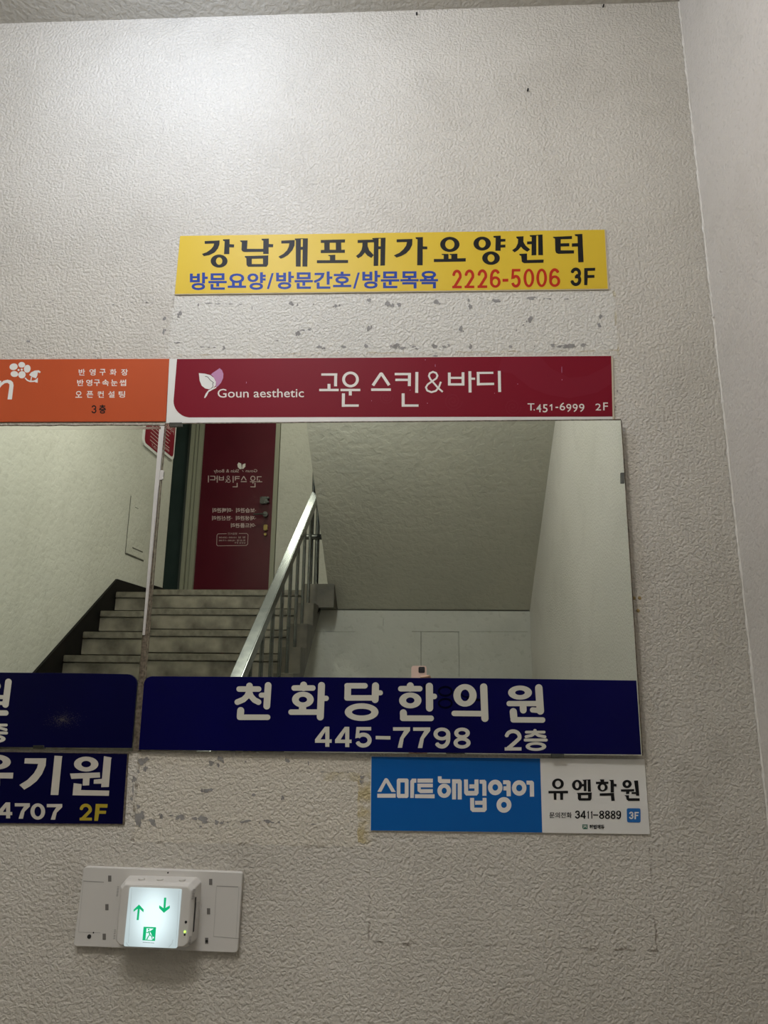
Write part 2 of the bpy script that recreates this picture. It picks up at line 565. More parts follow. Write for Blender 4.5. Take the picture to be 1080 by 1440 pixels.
def glow_panel():
    m, N, L, b = new_mat('backlit_panel')
    tc = N.new('ShaderNodeTexCoord')
    mp = N.new('ShaderNodeVectorMath')
    mp.operation = 'MULTIPLY'
    mp.inputs[1].default_value = (15, 0, 11)
    L.new(tc.outputs['Object'], mp.inputs[0])
    ln = N.new('ShaderNodeVectorMath')
    ln.operation = 'LENGTH'
    L.new(mp.outputs[0], ln.inputs[0])
    r = N.new('ShaderNodeMapRange')
    r.interpolation_type = 'SMOOTHSTEP'
    r.inputs['From Min'].default_value = .15
    r.inputs['From Max'].default_value = .95
    r.inputs['To Min'].default_value = 1.08
    r.inputs['To Max'].default_value = .56
    L.new(ln.outputs['Value'], r.inputs['Value'])
    b.inputs['Base Color'].default_value = (.12, .13, .13, 1)
    b.inputs['Emission Color'].default_value = (0.80, 0.97, 1.0, 1)
    L.new(r.outputs[0], b.inputs['Emission Strength'])
    return m


M['glow'] = glow_panel()

# ------------------------------------------------------------------ the setting
XR, XL = 0.779, -2.20
CEIL = 3.435
LAND, HALF, RISE, RUN = 2.045, 0.495, 0.155, 0.215
Y0 = 3.22                                   # distance of the landing edge from the mirror wall
DW = 5.10                                   # door wall
TOP = 4.90


def struct(name, mb, mat, origin=(0, 0, 0), bevel=0, label=None):
    o = mb.build(name, mat, None, origin=origin, bevel=bevel)
    o['kind'] = 'structure'
    if label: o['label'] = label
    return o


wall_front = struct('wall_front', MB().box(-2.4, 0.98, 0, .2, -2.2, CEIL + .2), M['wall'], label='cream textured wall that carries the signs and the mirrors')
struct('wall_right', MB().box(XR, XR + .2, -DW - .2, 0, -2.2, TOP), M['wall_side'], label='plain cream side wall at the right edge')
wall_left = struct('wall_left', MB().box(XL - .2, XL, -4.0, 0, -2.2, TOP), M['wall_smooth'], label='cream wall beside the stairs, seen in the mirror')
struct('wall_lobby', MB().box(XL - 1.2, XL - 1.0, -DW - .2, -3.8, LAND, TOP).box(XL - 1.2, XL - .2, -4.0, -3.85, LAND, TOP), M['wall_smooth'], label='wall of the lobby beyond the stair landing')
struct('wall_far', MB().box(XL, XR, -3.65, -3.45, -2.3, 1.92), M['far_wall'], label='white wall below the upper landing, seen in the mirror')
struct('ceiling', MB().box(-2.4, 0.98, -1.53, 0, CEIL, CEIL + .2), M['ceil'], label='ceiling over the half landing')
struct('ceiling_upper', MB().box(-3.4, 0.98, -DW - .2, -1.0, TOP, TOP + .1), M['ceil'], label='ceiling over the upper landing')
struct('floor', MB().box(XL, XR, -1.07, 0, HALF - .15, HALF), M['floor'], label='half landing floor')
struct('floor_upper', MB().box(XL - 1.2, -.70, -DW, -Y0 - .02, LAND - .12, LAND - .002).box(-.70, XR, -DW, -3.46, LAND - .115, LAND - .004), M['floor'], label='upper landing floor')
struct('floor_lower', MB().box(XL, XR, -3.6, -1.07, -2.3, -2.2), M['floor'], label='floor at the foot of the lower flight')

# rounded, ragged bead of paint in the wall corner
bead = MB()
z = 0.3
prev = None
n = 8
rings = []
while z < CEIL:
    r = 0.0018 + random.random() * 0.0022
    cx, cy = XR - .001, -.001
    rings.append([(cx + r * math.cos(a) * (0.8 + .5 * random.random()), cy - abs(r * math.sin(a)) * (0.7 + .6 * random.random()), z) for a in [math.pi * i / 5 + math.pi / 2 * 0 for i in range(6)]])
    z += 0.009
vs = [p for R_ in rings for p in R_]
fs = [(i * 6 + j, i * 6 + j + 1, i * 6 + j + 7, i * 6 + j + 6) for i in range(len(rings) - 1) for j in range(5)]
o = mk('trim_1', vs, fs, simple('corner_bead_paint', (0.72, 0.69, 0.64), .5), origin=(0, 0, 0))
o['kind'] = 'structure'
o['label'] = 'ragged bead of paint in the corner'
# paint lump on the corner and nail stubs by the ceiling
lump = MB()
for (u, v, r) in ((1006, 447, .006),):
    q = on_plane(u, v, WALL, .004)
    lump.tube(q + Vector((-r, 0, r * .6)), q + Vector((r, 0, -r * .5)), r * .6, 8, r * .35)
lump.build('paint_lump', M['wall_side'], wall_front)
for (u, v) in ((190, 26), (302, 22), (586, 21), (848, 10), (958, 5), (742, 128)):
    q = on_plane(u, v, WALL, 0)
    MB().tube(q, q + Vector((0, -.008, 0)), .0025, 6).build('nail', M['steel'] if u < 400 else M['hole'], wall_front)

# soffit of the upper flight (sloping slab, steps above it)
SS = 0.785
sy = lambda z: 3.45 - (z - 1.929) / SS
XS = -0.685
slab = MB()
prof = [(3.45, 1.929), (sy(CEIL), CEIL), (sy(CEIL), CEIL + .10), (3.45, 2.03)]
slab.prism([(XS, -y, z) for y, z in prof], (XR - XS, 0, 0))
struct('soffit', slab, M['soffit'], label='sloping underside of the next flight, seen in the mirror')
up = empty('stair_flight', (0, -2.3, 2.8), kind='structure', label='stone flight rising above the soffit')
for k in range(1, 9):
    ya_, yb__ = 3.45 - RUN * (k - 1), 3.45 - RUN * k
    MB().box(XS, XR, -ya_, -yb__, 1.929 + SS * (3.45 - yb__) + .006, 1.929 + SS * (3.45 - yb__) + .16).build('step', M['stone'], up)
# slab of the flight over the left stairs
slab = MB()
prof = [(0.9, CEIL), (2.9, 4.85), (2.75, 4.9), (0.75, 3.6)]
slab.prism([(XL, -y, z) for y, z in prof], (-0.86 - XL, 0, 0))
struct('soffit', slab, M['soffit'], label='underside of the flight over the left stairs')

# flight going up on the left, reflected in the mirrors: treads with nosings
fl = empty('stair_flight', (-1.5, -2.2, HALF), kind='structure', label='worn stone stairs rising to the red door, seen in the mirror')
XSL, XSR = XL + .02, -0.86
for k in range(0, 10):
    zt, ye = LAND - RISE * k, Y0 - RUN * k
    back = ye + RUN + .03
    riser = MB().box(XSL, XSR, -back, -(ye + .006), zt - RISE + max(0, (zt - RISE - 1.5) / (ye + RUN + 1.65) * RUN) + .007, zt - .047).build('step', M['stone'], fl)
    MB().box(XSL, XSR, -back, -(ye - .002), zt - .043, zt).build('nosing', M['stone_edge'], riser, bevel=.004)
# sloping raft below the left flight
slab = MB()
prof = [(3.40, 1.93), (1.0, 0.13), (1.0, 0.40), (1.3, .50), (3.2, 1.87), (3.40, 1.93)]
slab.prism([(XL, -y, z) for y, z in prof[:5]], (-0.75 - XL, 0, 0))
struct('stair_raft', slab, M['stone_dark'], label='concrete underside of the left flight')
# stepped outer string that carries the balusters
st = MB()
pts = []
for k in range(0, 11):
    zt, ye = LAND - RISE * k + .045, Y0 - RUN * k
    pts += [(ye + .02, zt), (ye + .02, zt - RISE)]
pts = [(3.46, LAND + .045)] + pts
pts += [(1.0, .13), (3.25, 1.925), (3.46, 1.925)]
poly = [Vector((y, z, 0)) for y, z in pts]
tr = tessellate_polygon([poly])
nn = len(pts)
vs = [(-0.86, -y, z) for y, z in pts] + [(-0.745, -y, z) for y, z in pts]
fs = [tuple(t) for t in tr] + [tuple(i + nn for i in t)[::-1] for t in tr] + [(i, (i + 1) % nn, nn + (i + 1) % nn, nn + i) for i in range(nn)]
o = MB().add(vs, fs).build('stair_string', M['stone_dark'], None, origin=(0, 0, 0))
tag(o, 'dark stepped stone string under the balusters', kind='structure')
o = MB().box(-0.87, XS + .05, -3.50, -3.228, 1.922, LAND + .045).build('landing_edge', M['stone_dark'], None, origin=(0, 0, 0))
tag(o, 'dark stone edge of the upper landing', kind='structure')

# black skirting along the left wall
sk = []
top = lambda y: 2.135 - (3.235 - y) * .715
pts = [(3.99, 2.14), (3.99, LAND), (3.2, LAND), (.2, LAND - 3 * .72)]
prof = [(3.99, LAND - .05), (3.99, LAND + .095), (3.235, LAND + .095), (.95, LAND + .095 - (3.235 - .95) * .70), (.95, .42)]
o = MB().prism([(XL, -y, z) for y, z in prof], (.016, 0, 0)).build('baseboard_left', M['skirt'], None, origin=(0, 0, 0))
tag(o, 'black skirting stepping up beside the stairs', kind='structure')

# lower flight going down on the right
dn = empty('stair_flight', (0, -2, -.5), kind='structure', label='stone flight going down behind the photographer')
for k in range(1, 12):
    MB().box(-.73, XR, -(1.07 + RUN * k), -(1.07 + RUN * (k - 1)), HALF - RISE * k - .3, HALF - RISE * k).build('step', M['stone'], dn)

# ------------------------------------------------------------------ upper landing: door wall
sd = lambda u, v: seen(u, v, 1, -DW)
dl, dr = -2.325, -1.55                      # door leaf
dtop = LAND + 2.10
wd = MB()
wd.box(dr + .05, XR, -DW - .15, -DW, LAND - .1, TOP)
wd.box(XL - 1.0, dr + .05, -DW - .15, -DW, dtop + .05, TOP)
wall_rear = struct('wall_rear', wd, M['wall_smooth'], label='cream wall around the red door at the top of the stairs')
t = empty('door_1', (0.5 * (dl + dr), -DW, LAND), kind='structure', label='crimson door with printed lettering at the top of the stairs')
MB().box(dl, dr, -DW - .06, -DW - .015, LAND, dtop).build('door_leaf', M['door'], t, bevel=.003)
fr = MB()
fr.box(dl - .045, dl, -DW - .1, -DW + .02, LAND, dtop + .05)
fr.box(dl - .085, dl - .050, -DW - .1, -DW + .01, LAND, dtop + .05)
fr.box(dl - .13, dl - .090, -DW - .1, -DW + .03, LAND, dtop + .05)
fr.box(dr, dr + .045, -DW - .1, -DW + .02, LAND, dtop + .05)
fr.box(dl, dr, -DW - .1, -DW + .02, dtop, dtop + .05)
fr.build('door_frame', M['frame'], t, bevel=.003)
hx = lambda u, v: seen(270 + u / 8.307, 640 + v / 8.307, 1, -DW + .0)
q = hx(850, 528)
MB().box(q.x - .045, q.x + .035, -DW - .02, -DW + .03, q.z - .04, q.z + .035).build('digital_lock', M['steel'], t, bevel=.008)
q2 = MB()
q2.box(q.x + .0, q.x + .05, -DW - .01, -DW + .035, q.z + .012, q.z + .028)
q2.box(q.x + .0, q.x + .05, -DW - .01, -DW + .035, q.z - .03, q.z - .014)
q2.build('lock_bolt_case', M['frame_dark'], t, bevel=.002)
q = hx(862, 697)
hd = MB()
hd.tube((q.x, -DW - .02, q.z), (q.x, -DW + .035, q.z), .027, 16)
hd.tube((q.x, -DW + .045, q.z), (q.x - .115, -DW + .05, q.z - .004), .010, 10, .008)
hd.tube((q.x, -DW + .03, q.z), (q.x, -DW + .055, q.z), .011, 10)
hd.build('lever_handle', M['steel'], t)
q = hx(862, 848)
MB().box(q.x - .02, q.x + .02, -DW - .02, -DW + .02, q.z - .03, q.z + .03).build('deadlock', M['brass'], t, bevel=.006)
MB().tube((q.x, -DW - .02, q.z - .07), (q.x, -DW + .012, q.z - .07), .014, 14).build('keyhole', M['brass'], t)


def door_map(x, y, e):
    return seen(270 + x / 8.307, 640 + y / 8.307, 1, -DW - .0135 + e)


# glass panel of the lobby left of the door
t = empty('window_1', (-2.95, -DW, LAND), kind='structure', label='dark glazed lobby panel left of the red door')
MB().box(XL - 1.0, dl - .13, -DW - .05, -DW - .035, LAND + .04, dtop + .05).build('pane', M['dglass'], t)
fr = MB()
for a in (XL - 1.0, -2.72, dl - .165): fr.box(a, a + .03, -DW - .07, -DW - .01, LAND, dtop + .05)
fr.box(XL - 1.0, dl - .13, -DW - .07, -DW - .01, LAND, LAND + .05)
fr.build('window_frame', M['frame_dark'], t, bevel=.003)
bk = struct('wall_lobby', MB().box(XL - 1.0, dr + .1, -DW - .17, -DW - .14, LAND - .1, dtop + .1), M['hole'], label='black sheet for the unlit room behind the lobby glass')  # flat black sheet put in for the unlit room

# ------------------------------------------------------------------ lettering shapes shared by the sign and the door


def goun_title(P, T):
    """thin gothic title: T maps photo pixels to drawing coordinates of P; strokes are filled quads"""
    def L(crop, w, *pts):
        ox, oy = crop
        s = 6.75
        h = w / 2
        for i in range(len(pts) - 1):
            (x0, y0), (x1, y1) = pts[i], pts[i + 1]
            ln = math.hypot(x1 - x0, y1 - y0) or 1
            dx, dy = (x1 - x0) / ln, (y1 - y0) / ln
            P.p(*[T(ox + a / s, oy + b / s) for a, b in ((x0 - dy * h, y0 + dx * h), (x1 - dy * h, y1 + dx * h), (x1 + dy * h, y1 - dx * h), (x0 + dy * h, y0 - dx * h))])
        for (a, b) in pts[1:-1]:
            P.p(*[T(ox + (a + h * math.cos(k * .785)) / s, oy + (b + h * math.sin(k * .785)) / s) for k in range(8)])

    def R(crop, cx, cy, rx, ry, ix, iy):
        ox, oy = crop
        s = 6.75
        n = 36
        pts = [(cx + (rx + ix) / 2 * math.cos(2 * math.pi * i / n), cy + (ry + iy) / 2 * math.sin(2 * math.pi * i / n)) for i in range(n + 1)]
        for i in range(n):
            a0, a1 = 2 * math.pi * i / n, 2 * math.pi * (i + 1) / n
            P.p(*[T(ox + a / s, oy + b / s) for a, b in ((cx + rx * math.cos(a0), cy + ry * math.sin(a0)), (cx + rx * math.cos(a1), cy + ry * math.sin(a1)), (cx + ix * math.cos(a1), cy + iy * math.sin(a1)), (cx + ix * math.cos(a0), cy + iy * math.sin(a0)))])
    F, G = (440, 505), (580, 505)
    L(F, 22, (80, 146), (232, 146)); L(F, 28, (217, 136), (215, 258)); L(F, 28, (153, 235), (153, 290)); L(F, 22, (60, 293), (245, 293))
    R(F, 357, 193, 79, 75, 52, 51); L(F, 22, (262, 293), (450, 293)); L(F, 28, (355, 295), (355, 345)); L(F, 28, (290, 325), (288, 453)); L(F, 22, (277, 441), (435, 441))
    L(F, 27, (570, 250), (644, 140), (653, 140), (724, 248)); L(F, 24, (553, 290), (740, 290))
    L(F, 22, (777, 142), (930, 142)); L(F, 28, (917, 132), (915, 256)); L(F, 22, (783, 197), (905, 197)); L(F, 28, (987, 122), (985, 320)); L(F, 28, (857, 325), (857, 452)); L(F, 22, (845, 441), (1003, 441))
    L(G, 17, (287, 311), (245, 275), (170, 190), (156, 160), (165, 134), (195, 121), (225, 132), (238, 158), (226, 183), (190, 208), (145, 240), (128, 268), (140, 298), (180, 314), (222, 302), (252, 265), (270, 215))
    L(G, 26, (350, 128), (350, 250)); L(G, 26, (480, 125), (480, 250)); L(G, 20, (350, 178), (480, 178)); L(G, 22, (338, 240), (493, 240)); L(G, 27, (545, 115), (547, 317)); L(G, 20, (550, 186), (595, 186))
    L(G, 20, (610, 131), (768, 130)); L(G, 26, (623, 122), (625, 250)); L(G, 22, (613, 238), (775, 235)); L(G, 27, (824, 112), (828, 312))


door = t_door = [o for o in SC.objects if o.name == 'door_1'][0]
P = Print(door_map)
goun_title(P, lambda x, y: (820 - (x - 448.9) / 256.3 * 635, 240 + (y - 522) / 50 * 135))
put_text(P, 'Goun', 762, 165, 628, 200)
put_text(P, 'Skin & Body', 548, 165, 255, 215)
put_text(P, '·보습관리', 748, 618, 515, 672, .02)
put_text(P, '·미백관리', 474, 618, 240, 672, .02)
put_text(P, '·재생관리', 748, 710, 513, 762, .02)
put_text(P, '·전신관리', 470, 710, 235, 762, .02)
put_text(P, '·여드름관리', 745, 795, 455, 848, .02)
put_text(P, '영업시간', 528, 905, 418, 930)
put_text(P, '평 일 10:00~20:00', 625, 950, 315, 972)
put_text(P, '토요일 10:00~17:00', 625, 985, 315, 1007)
put_text(P, '일요일 휴무', 625, 1015, 495, 1035)
for a in (((405, 918), (305, 920), (292, 935), (288, 1045), (300, 1060), (635, 1055), (650, 1040), (655, 930), (640, 915), (548, 916)),):
    P.line(5, *a)
P.line(5, (600, 195), (588, 175))
P.build('lettering', M['door_txt'], t_door)
P = Print(door_map)
P.p((545, 85), (575, 100), (582, 160), (560, 165), (535, 140), (530, 110))
P.p((625, 97), (590, 108), (584, 160), (600, 160), (622, 135))
P.build('leaf_emblem', M['white_txt'], t_door)

# ------------------------------------------------------------------ things on the left wall
ws = lambda u, v: seen(u, v, 0, XL, MIR_L)
t = empty('wall_sign', (XL, -3.72, 3.27), 'crimson white-bordered sign high on the stair wall, cut by the mirror top', 'sign')
yA, yB, zA, zB = 3.455, 3.985, 3.255, 4.25


def rr(a0, a1, b0, b1, r):
    return arc_corner(a0 + r, b0 + r, r, 180, 270) + arc_corner(a1 - r, b0 + r, r, 270, 360) + arc_corner(a1 - r, b1 - r, r, 0, 90) + arc_corner(a0 + r, b1 - r, r, 90, 180)


MB().prism([(XL + .012, -y, z) for y, z in rr(yA, yB, zA, zB, .05)], (-.012, 0, 0)).build('board', M['white_face'], t)
MB().prism([(XL + .014, -y, z) for y, z in rr(yA + .025, yB - .025, zA + .025, zB - .025, .04)], (-.002, 0, 0)).build('sign_face', M['crimson'], t)
P = Print(lambda x, y, e: Vector((XL + .0145 + e, -x, y)))
for i, (s_, a, b, h) in enumerate((('고운', 3.72, 3.93, .10),)):
    put_text(P, s_, a, 3.60 + h, b, 3.60)
put_text(P, '스킨&바디', 3.66, 3.55, 3.93, 3.48)
for i in range(5): P.line(.006, (3.58, 3.335 + i * .032), (3.86 - .03 * (i % 2), 3.335 + i * .032))
put_text(P, 'T.451-6999', 3.62, 3.318, 3.86, 3.295)
P.build('lettering', M['door_txt'], t)

t = empty('access_panel', (XL, -3.53, 2.58), 'painted-over access cover in the cream wall above the top stairs', 'panel')
MB().box(XL, XL + .006, -3.70, -3.36, 2.355, 2.80).build('cover', M['wall_smooth'], t, bevel=.002)
s = MB()
s.box(XL, XL + .003, -3.706, -3.354, 2.345, 2.353).box(XL, XL + .003, -3.355, -3.350, 2.35, 2.80).box(XL + .004, XL + .0075, -3.66, -3.46, 2.410, 2.418).box(XL + .004, XL + .0075, -3.50, -3.44, 2.73, 2.733)
s.build('gap', M['line'], t)
# pencil-thin joints on the white far wall
s = MB()
yf = -3.449
for (u0, v0, u1, v1, w) in ((592, 888, 592, 952, .0035), (579, 888, 646, 888, .0025), (645, 889, 645, 952, .0015), (539, 870, 539, 880, .002), (440, 888, 500, 888, .0012), (660, 888, 742, 889, .0012)):
    a, b = seen(u0, v0, 1, yf), seen(u1, v1, 1, yf)
    if abs(u1 - u0) < 3: s.box(a.x - w / 2, a.x + w / 2, yf - .001, yf + .001, b.z, a.z)
    else: s.box(a.x, b.x, yf - .001, yf + .001, a.z - w / 2, a.z + w / 2)
wf = [o for o in SC.objects if o.name == 'wall_far'][0]
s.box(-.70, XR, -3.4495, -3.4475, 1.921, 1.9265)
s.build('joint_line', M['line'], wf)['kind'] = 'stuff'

# ------------------------------------------------------------------ railing
t = empty('stair_railing', (-0.80, -2.2, HALF), 'brushed steel railing with round balusters climbing to the red door, seen in the mirror', 'railing')
rz = lambda y: 1.47 + .694 * (y - 1.477)          # lower edge of the handrail
ya, yb = 0.95, 3.42
hr = MB()
hr.prism([(-0.825, -ya, rz(ya)), (-0.772, -ya, rz(ya)), (-0.772, -ya, rz(ya) + .075), (-0.825, -ya, rz(ya) + .075)], (0, -(yb - ya), rz(yb) - rz(ya)))
hr.build('handrail', M['steel'], t, bevel=.004)
for k in range(1, 10):
    y = Y0 - RUN * k + .1075
    zb = LAND - RISE * k + .04
    MB().tube((-0.80, -y, zb), (-0.80, -y, rz(y) + .01), .0115, 12).build('baluster', M['steel'], t)
y = 1.07
MB().tube((-0.80, -1.0, HALF), (-0.80, -1.0, rz(1.0) + .02), .02, 14).build('newel_post', M['steel'], t)
a = seen(425, 755, 1, -3.27)
b = seen(456, 755, 1, -3.27)
MB().tube(a, Vector((b.x + .05, b.y, a.z)), .021, 14).build('cross_bar', M['steel'], t)
for u in (436.5, 444.4):
    q = seen(u, 800, 1, -3.27)
    MB().tube((q.x, -3.29, LAND + .03), (q.x, -3.29, 2.95), .0165 if u > 440 else .012, 12).build('landing_post', M['steel'], t)

# ------------------------------------------------------------------ mirrors
t = empty('wall_mirror', on_plane(560, 1062, MIR_R), 'wide frameless mirror above the navy sign, reflecting stairs and phone', 'mirror')
mp = [(232, 596.5), (873, 591), (903, 1062.5), (195, 1056)]
board('glass', mp, MIR_R, 0, .005, M['mirror'], t, bevel=0)
# scuffed dark rim
rim = MB()


def strip(mb, pts, w, pl, lift, side=1):
    for i in range(len(pts) - 1):
        (x0, y0), (x1, y1) = pts[i], pts[i + 1]
        ln = math.hypot(x1 - x0, y1 - y0)
        nx, ny = -(y1 - y0) / ln * w * side, (x1 - x0) / ln * w * side
        q = [on_plane(a, b, pl, lift) for a, b in ((x0, y0), (x1, y1), (x1 + nx, y1 + ny), (x0 + nx, y0 + ny))]
        mb.prism(q, pl[0] * (.004 + lift))


def ragged(p, q, n, amp):
    return [(p[0] + (q[0] - p[0]) * i / n + random.uniform(-amp, amp), p[1] + (q[1] - p[1]) * i / n + random.uniform(-amp, amp)) for i in range(n + 1)]


strip(rim, ragged((873.3, 591), (903.3, 1062.5), 60, .25), 1.3, MIR_R, .0006, -1)
strip(rim, ragged((232, 596.3), (873.3, 590.8), 40, .15), 1.5, MIR_R, .0006, -1)
strip(rim, ragged((232.5, 597), (195.5, 1056), 40, .2), 1.6, MIR_R, .0006, -1)
rim.build('rim', M['rust'], t)
for (u, v, w, h) in ((875.7, 672, 2.6, 7.5), (702 * .355 + 540 - 5, 1062.2, 9, 3.0), (247, 597, 9, 3)):
    board('clip', [(u - w, v - h), (u + w, v - h), (u + w, v + h), (u - w, v + h)], MIR_R, .003, .006, M['steel'], t)

t = empty('wall_mirror', on_plane(100, 1055, MIR_L), 'mirror left of the wide one, showing the black skirting and cream stair wall', 'mirror')
mp = [(-220, 600), (224.5, 598), (186.5, 1056), (-240, 1049)]
board('glass', mp, MIR_L, 0, .005, M['mirror'], t, bevel=0)
bv = MB()
q = [on_plane(a, b, MIR_L, l) for a, b, l in ((224.3, 599, 0.0004), (231.5, 599, -.003), (203.5, 893, -.003), (200.3, 893, .0004))]
bv.prism(q, (0, .002, 0))
bv.build('bevelled_edge', M['plastic'], t)  # pale colour stands in for the reflection along the bevel
rim = MB()
strip(rim, ragged((231.8, 599), (193, 1056), 50, .2), 3.2, MIR_L, -.002, -1)
strip(rim, ragged((-220, 600), (224.5, 598.5), 60, .35), 1.6, MIR_L, .0004, -1)
rim.build('rim', M['rust'], t)
board('backing', [(224, 598), (236, 597), (198, 1057), (186, 1056)], MIR_L, -.0045, .002, M['rust'], t, bevel=0)
top_bv = MB()
strip(top_bv, ((-220, 601.5), (226, 600)), 3.5, MIR_L, .0004, 1)
top_bv.build('bevelled_edge', M['mirror_edge'], t)
board('clip', [(225.5, 661), (230.5, 661.5), (229, 674), (224, 675.5)], MIR_L, .004, .006, M['plastic'], t)
board('clip', [(46, 1048), (62, 1048), (62, 1053), (46, 1053)], MIR_L, .004, .004, M['steel'], t)

# ------------------------------------------------------------------ signs
LIFT = .004
# yellow care centre sign
t = empty('care_center_sign', on_plane(550, 410, WALL), 'yellow sign with large black lettering, highest on the wall', 'sign')
board('board', [(253.1, 331.5), (851.8, 322.8), (856.6, 407.2), (245.4, 414.5)], WALL, LIFT - .0005, LIFT, M['pale_edge'], t)
board('sign_face', [(253.3, 331.7), (850.1, 323.0), (854.7, 405.8), (245.7, 413.2)], WALL, LIFT, .0005, M['yellow'], t, bevel=0)
A = Print(sheet(WALL, LIFT + .0002, 280, 320, 6.75))
A.p((52, 128), (195, 122), (193, 160), (178, 200), (145, 238), (95, 262), (45, 271), (27, 250), (72, 234), (112, 205), (135, 178), (143, 152), (54, 155))
A.p((225, 112), (290, 110), (290, 157), (333, 160), (331, 188), (288, 187), (287, 252), (236, 252), (243, 130), (228, 126))
A.ring(190, 318, 80, 62, 30, 35)
A.p((388, 122), (460, 122), (455, 202), (612, 202), (610, 230), (430, 232), (410, 225), (402, 210), (406, 140), (392, 134))
A.p((592, 106), (662, 104), (662, 156), (704, 158), (702, 186), (660, 186), (660, 250), (608, 250), (610, 125), (595, 120))
A.poly([[(433, 270), (657, 264), (655, 350), (640, 372), (465, 372), (450, 355), (448, 290), (436, 285)], [(500, 296), (500, 346), (606, 346), (606, 294)]])
A.p((780, 124), (908, 118), (906, 170), (885, 215), (845, 260), (805, 285), (775, 296), (752, 276), (800, 250), (835, 215), (852, 178), (857, 150), (780, 152))
A.p((908, 104), (966, 102), (964, 370), (918, 370), (918, 122), (910, 118)); A.p((985, 102), (1033, 102), (1027, 370), (981, 370)); A.p((960, 183), (990, 183), (990, 211), (960, 211)); A.p((960, 102), (990, 102), (990, 110), (960, 110))
A.build_letters(M['black'], t)
B = Print(sheet(WALL, LIFT + .0002, 440, 320, 6.75))
B.poly([[(75, 118), (306, 112), (304, 142), (268, 143), (270, 211), (304, 210), (304, 240), (75, 242), (75, 213), (108, 212), (108, 146), (75, 146)], [(160, 145), (160, 211), (218, 211), (218, 144)]])
B.p((145, 260), (213, 258), (213, 308), (334, 308), (334, 336), (38, 338), (38, 310), (162, 310), (162, 272), (147, 268))
B.p((425, 118), (580, 114), (580, 140), (520, 142), (520, 175), (535, 215), (578, 262), (555, 288), (520, 268), (492, 238), (465, 272), (430, 292), (408, 270), (440, 245), (462, 210), (470, 175), (470, 145), (425, 146))
B.p((562, 100), (624, 97), (620, 362), (576, 364), (580, 115), (566, 110)); B.p((645, 97), (690, 96), (684, 360), (640, 362)); B.p((618, 178), (648, 178), (648, 205), (618, 205)); B.p((618, 98), (648, 97), (648, 105), (618, 106))
B.p((795, 112), (945, 108), (943, 165), (920, 210), (885, 245), (840, 270), (795, 285), (768, 264), (820, 240), (860, 205), (885, 170), (893, 138), (795, 140))
B.p((973, 92), (1045, 90), (1045, 178), (1086, 180), (1086, 206), (1043, 206), (1042, 358), (990, 358), (993, 112), (978, 108))
B.build_letters(M['black'], t)
Cc = Print(sheet(WALL, LIFT + .0002, 600, 320, 6.75))
Cc.ring(220, 160, 92, 72, 44, 45)
Cc.p((142, 250), (208, 250), (208, 296), (234, 296), (234, 262), (217, 258), (217, 250), (292, 248), (292, 292), (371, 290), (371, 322), (68, 328), (68, 298), (162, 298), (162, 262), (145, 260))
Cc.ring(527, 152, 83, 66, 33, 38)
Cc.p((632, 80), (703, 76), (703, 108), (748, 108), (748, 132), (703, 134), (703, 163), (748, 162), (748, 188), (703, 190), (702, 220), (652, 220), (655, 98), (636, 95))
Cc.ring(611, 290, 84, 64, 33, 36)
Cc.build_letters(M['black'], t)
D = Print(sheet(WALL, LIFT + .0002, 700, 320, 6.75))
D.p((175, 86), (245, 82), (243, 135), (265, 172), (308, 208), (280, 230), (240, 205), (220, 182), (195, 212), (160, 236), (136, 215), (170, 190), (190, 150), (193, 110), (178, 100))
D.p((278, 132), (325, 130), (325, 158), (278, 160)); D.p((302, 72), (366, 70), (366, 262), (320, 264), (322, 90), (306, 86)); D.p((383, 68), (425, 66), (430, 262), (385, 262)); D.p((360, 70), (388, 69), (388, 77), (360, 78))
D.p((203, 250), (278, 246), (278, 308), (436, 304), (434, 334), (250, 338), (228, 325), (222, 270), (206, 262))
D.p((523, 88), (705, 80), (705, 108), (598, 112), (598, 150), (680, 148), (680, 178), (598, 180), (598, 216), (724, 216), (724, 246), (575, 250), (553, 240), (546, 220), (543, 105), (527, 98))
D.p((703, 150), (762, 148), (762, 180), (703, 182)); D.p((730, 64), (803, 60), (815, 328), (764, 330), (757, 85), (733, 78))
D.build_letters(M['black'], t)
P = Print(sheet(WALL, LIFT + .0002))
OB = .030
for s_, x0, x1, y0, y1, dy in (('방문요양', 267, 373.6, 383.3, 408.0, -.4), ('방문간호', 388.3, 494, 382, 406.8, -.4), ('방문목욕', 509.5, 616, 380.7, 405.9, -.4)):
    put_text(P, s_, x0, y0, x1, y1, .028, dy)
P.p((382, 384), (385, 384), (378.2, 406.5), (375.2, 406.5)); P.p((503, 383.3), (506, 383.3), (499.5, 405.8), (496.5, 405.8))
P.build_letters(M['blue_txt'], t, .001)
P = Print(sheet(WALL, LIFT + .0002))
for ch, x0, x1 in (('2', 635.9, 649.3), ('2', 653.3, 667), ('2', 671.5, 685.1), ('6', 689, 704), ('5', 718.6, 732.3), ('0', 736.2, 751.2), ('0', 754.2, 769.2), ('6', 772.3, 787.8)):
    k = (x0 - 636) / 152
    digit(P, ch, x0, 379.4 - 2.2 * k, x1, 405.4 - 2.2 * k, 3.9, 3.5)
P.p((706.7, 392.2), (714.8, 392), (714.8, 396), (706.7, 396.2))
P.build_letters(M['red_txt'], t, .002)
P = Print(sheet(WALL, LIFT + .0002))
digit(P, '3', 801.9, 376.5, 817.6, 402, 4.6, 4.0); P.p((821.5, 377), (837, 376.5), (837, 380.6), (826.5, 381), (826.5, 386.8), (836, 386.5), (836, 390.6), (826.5, 391), (825.8, 401), (821.5, 401))
P.build('lettering', M['black'], t)

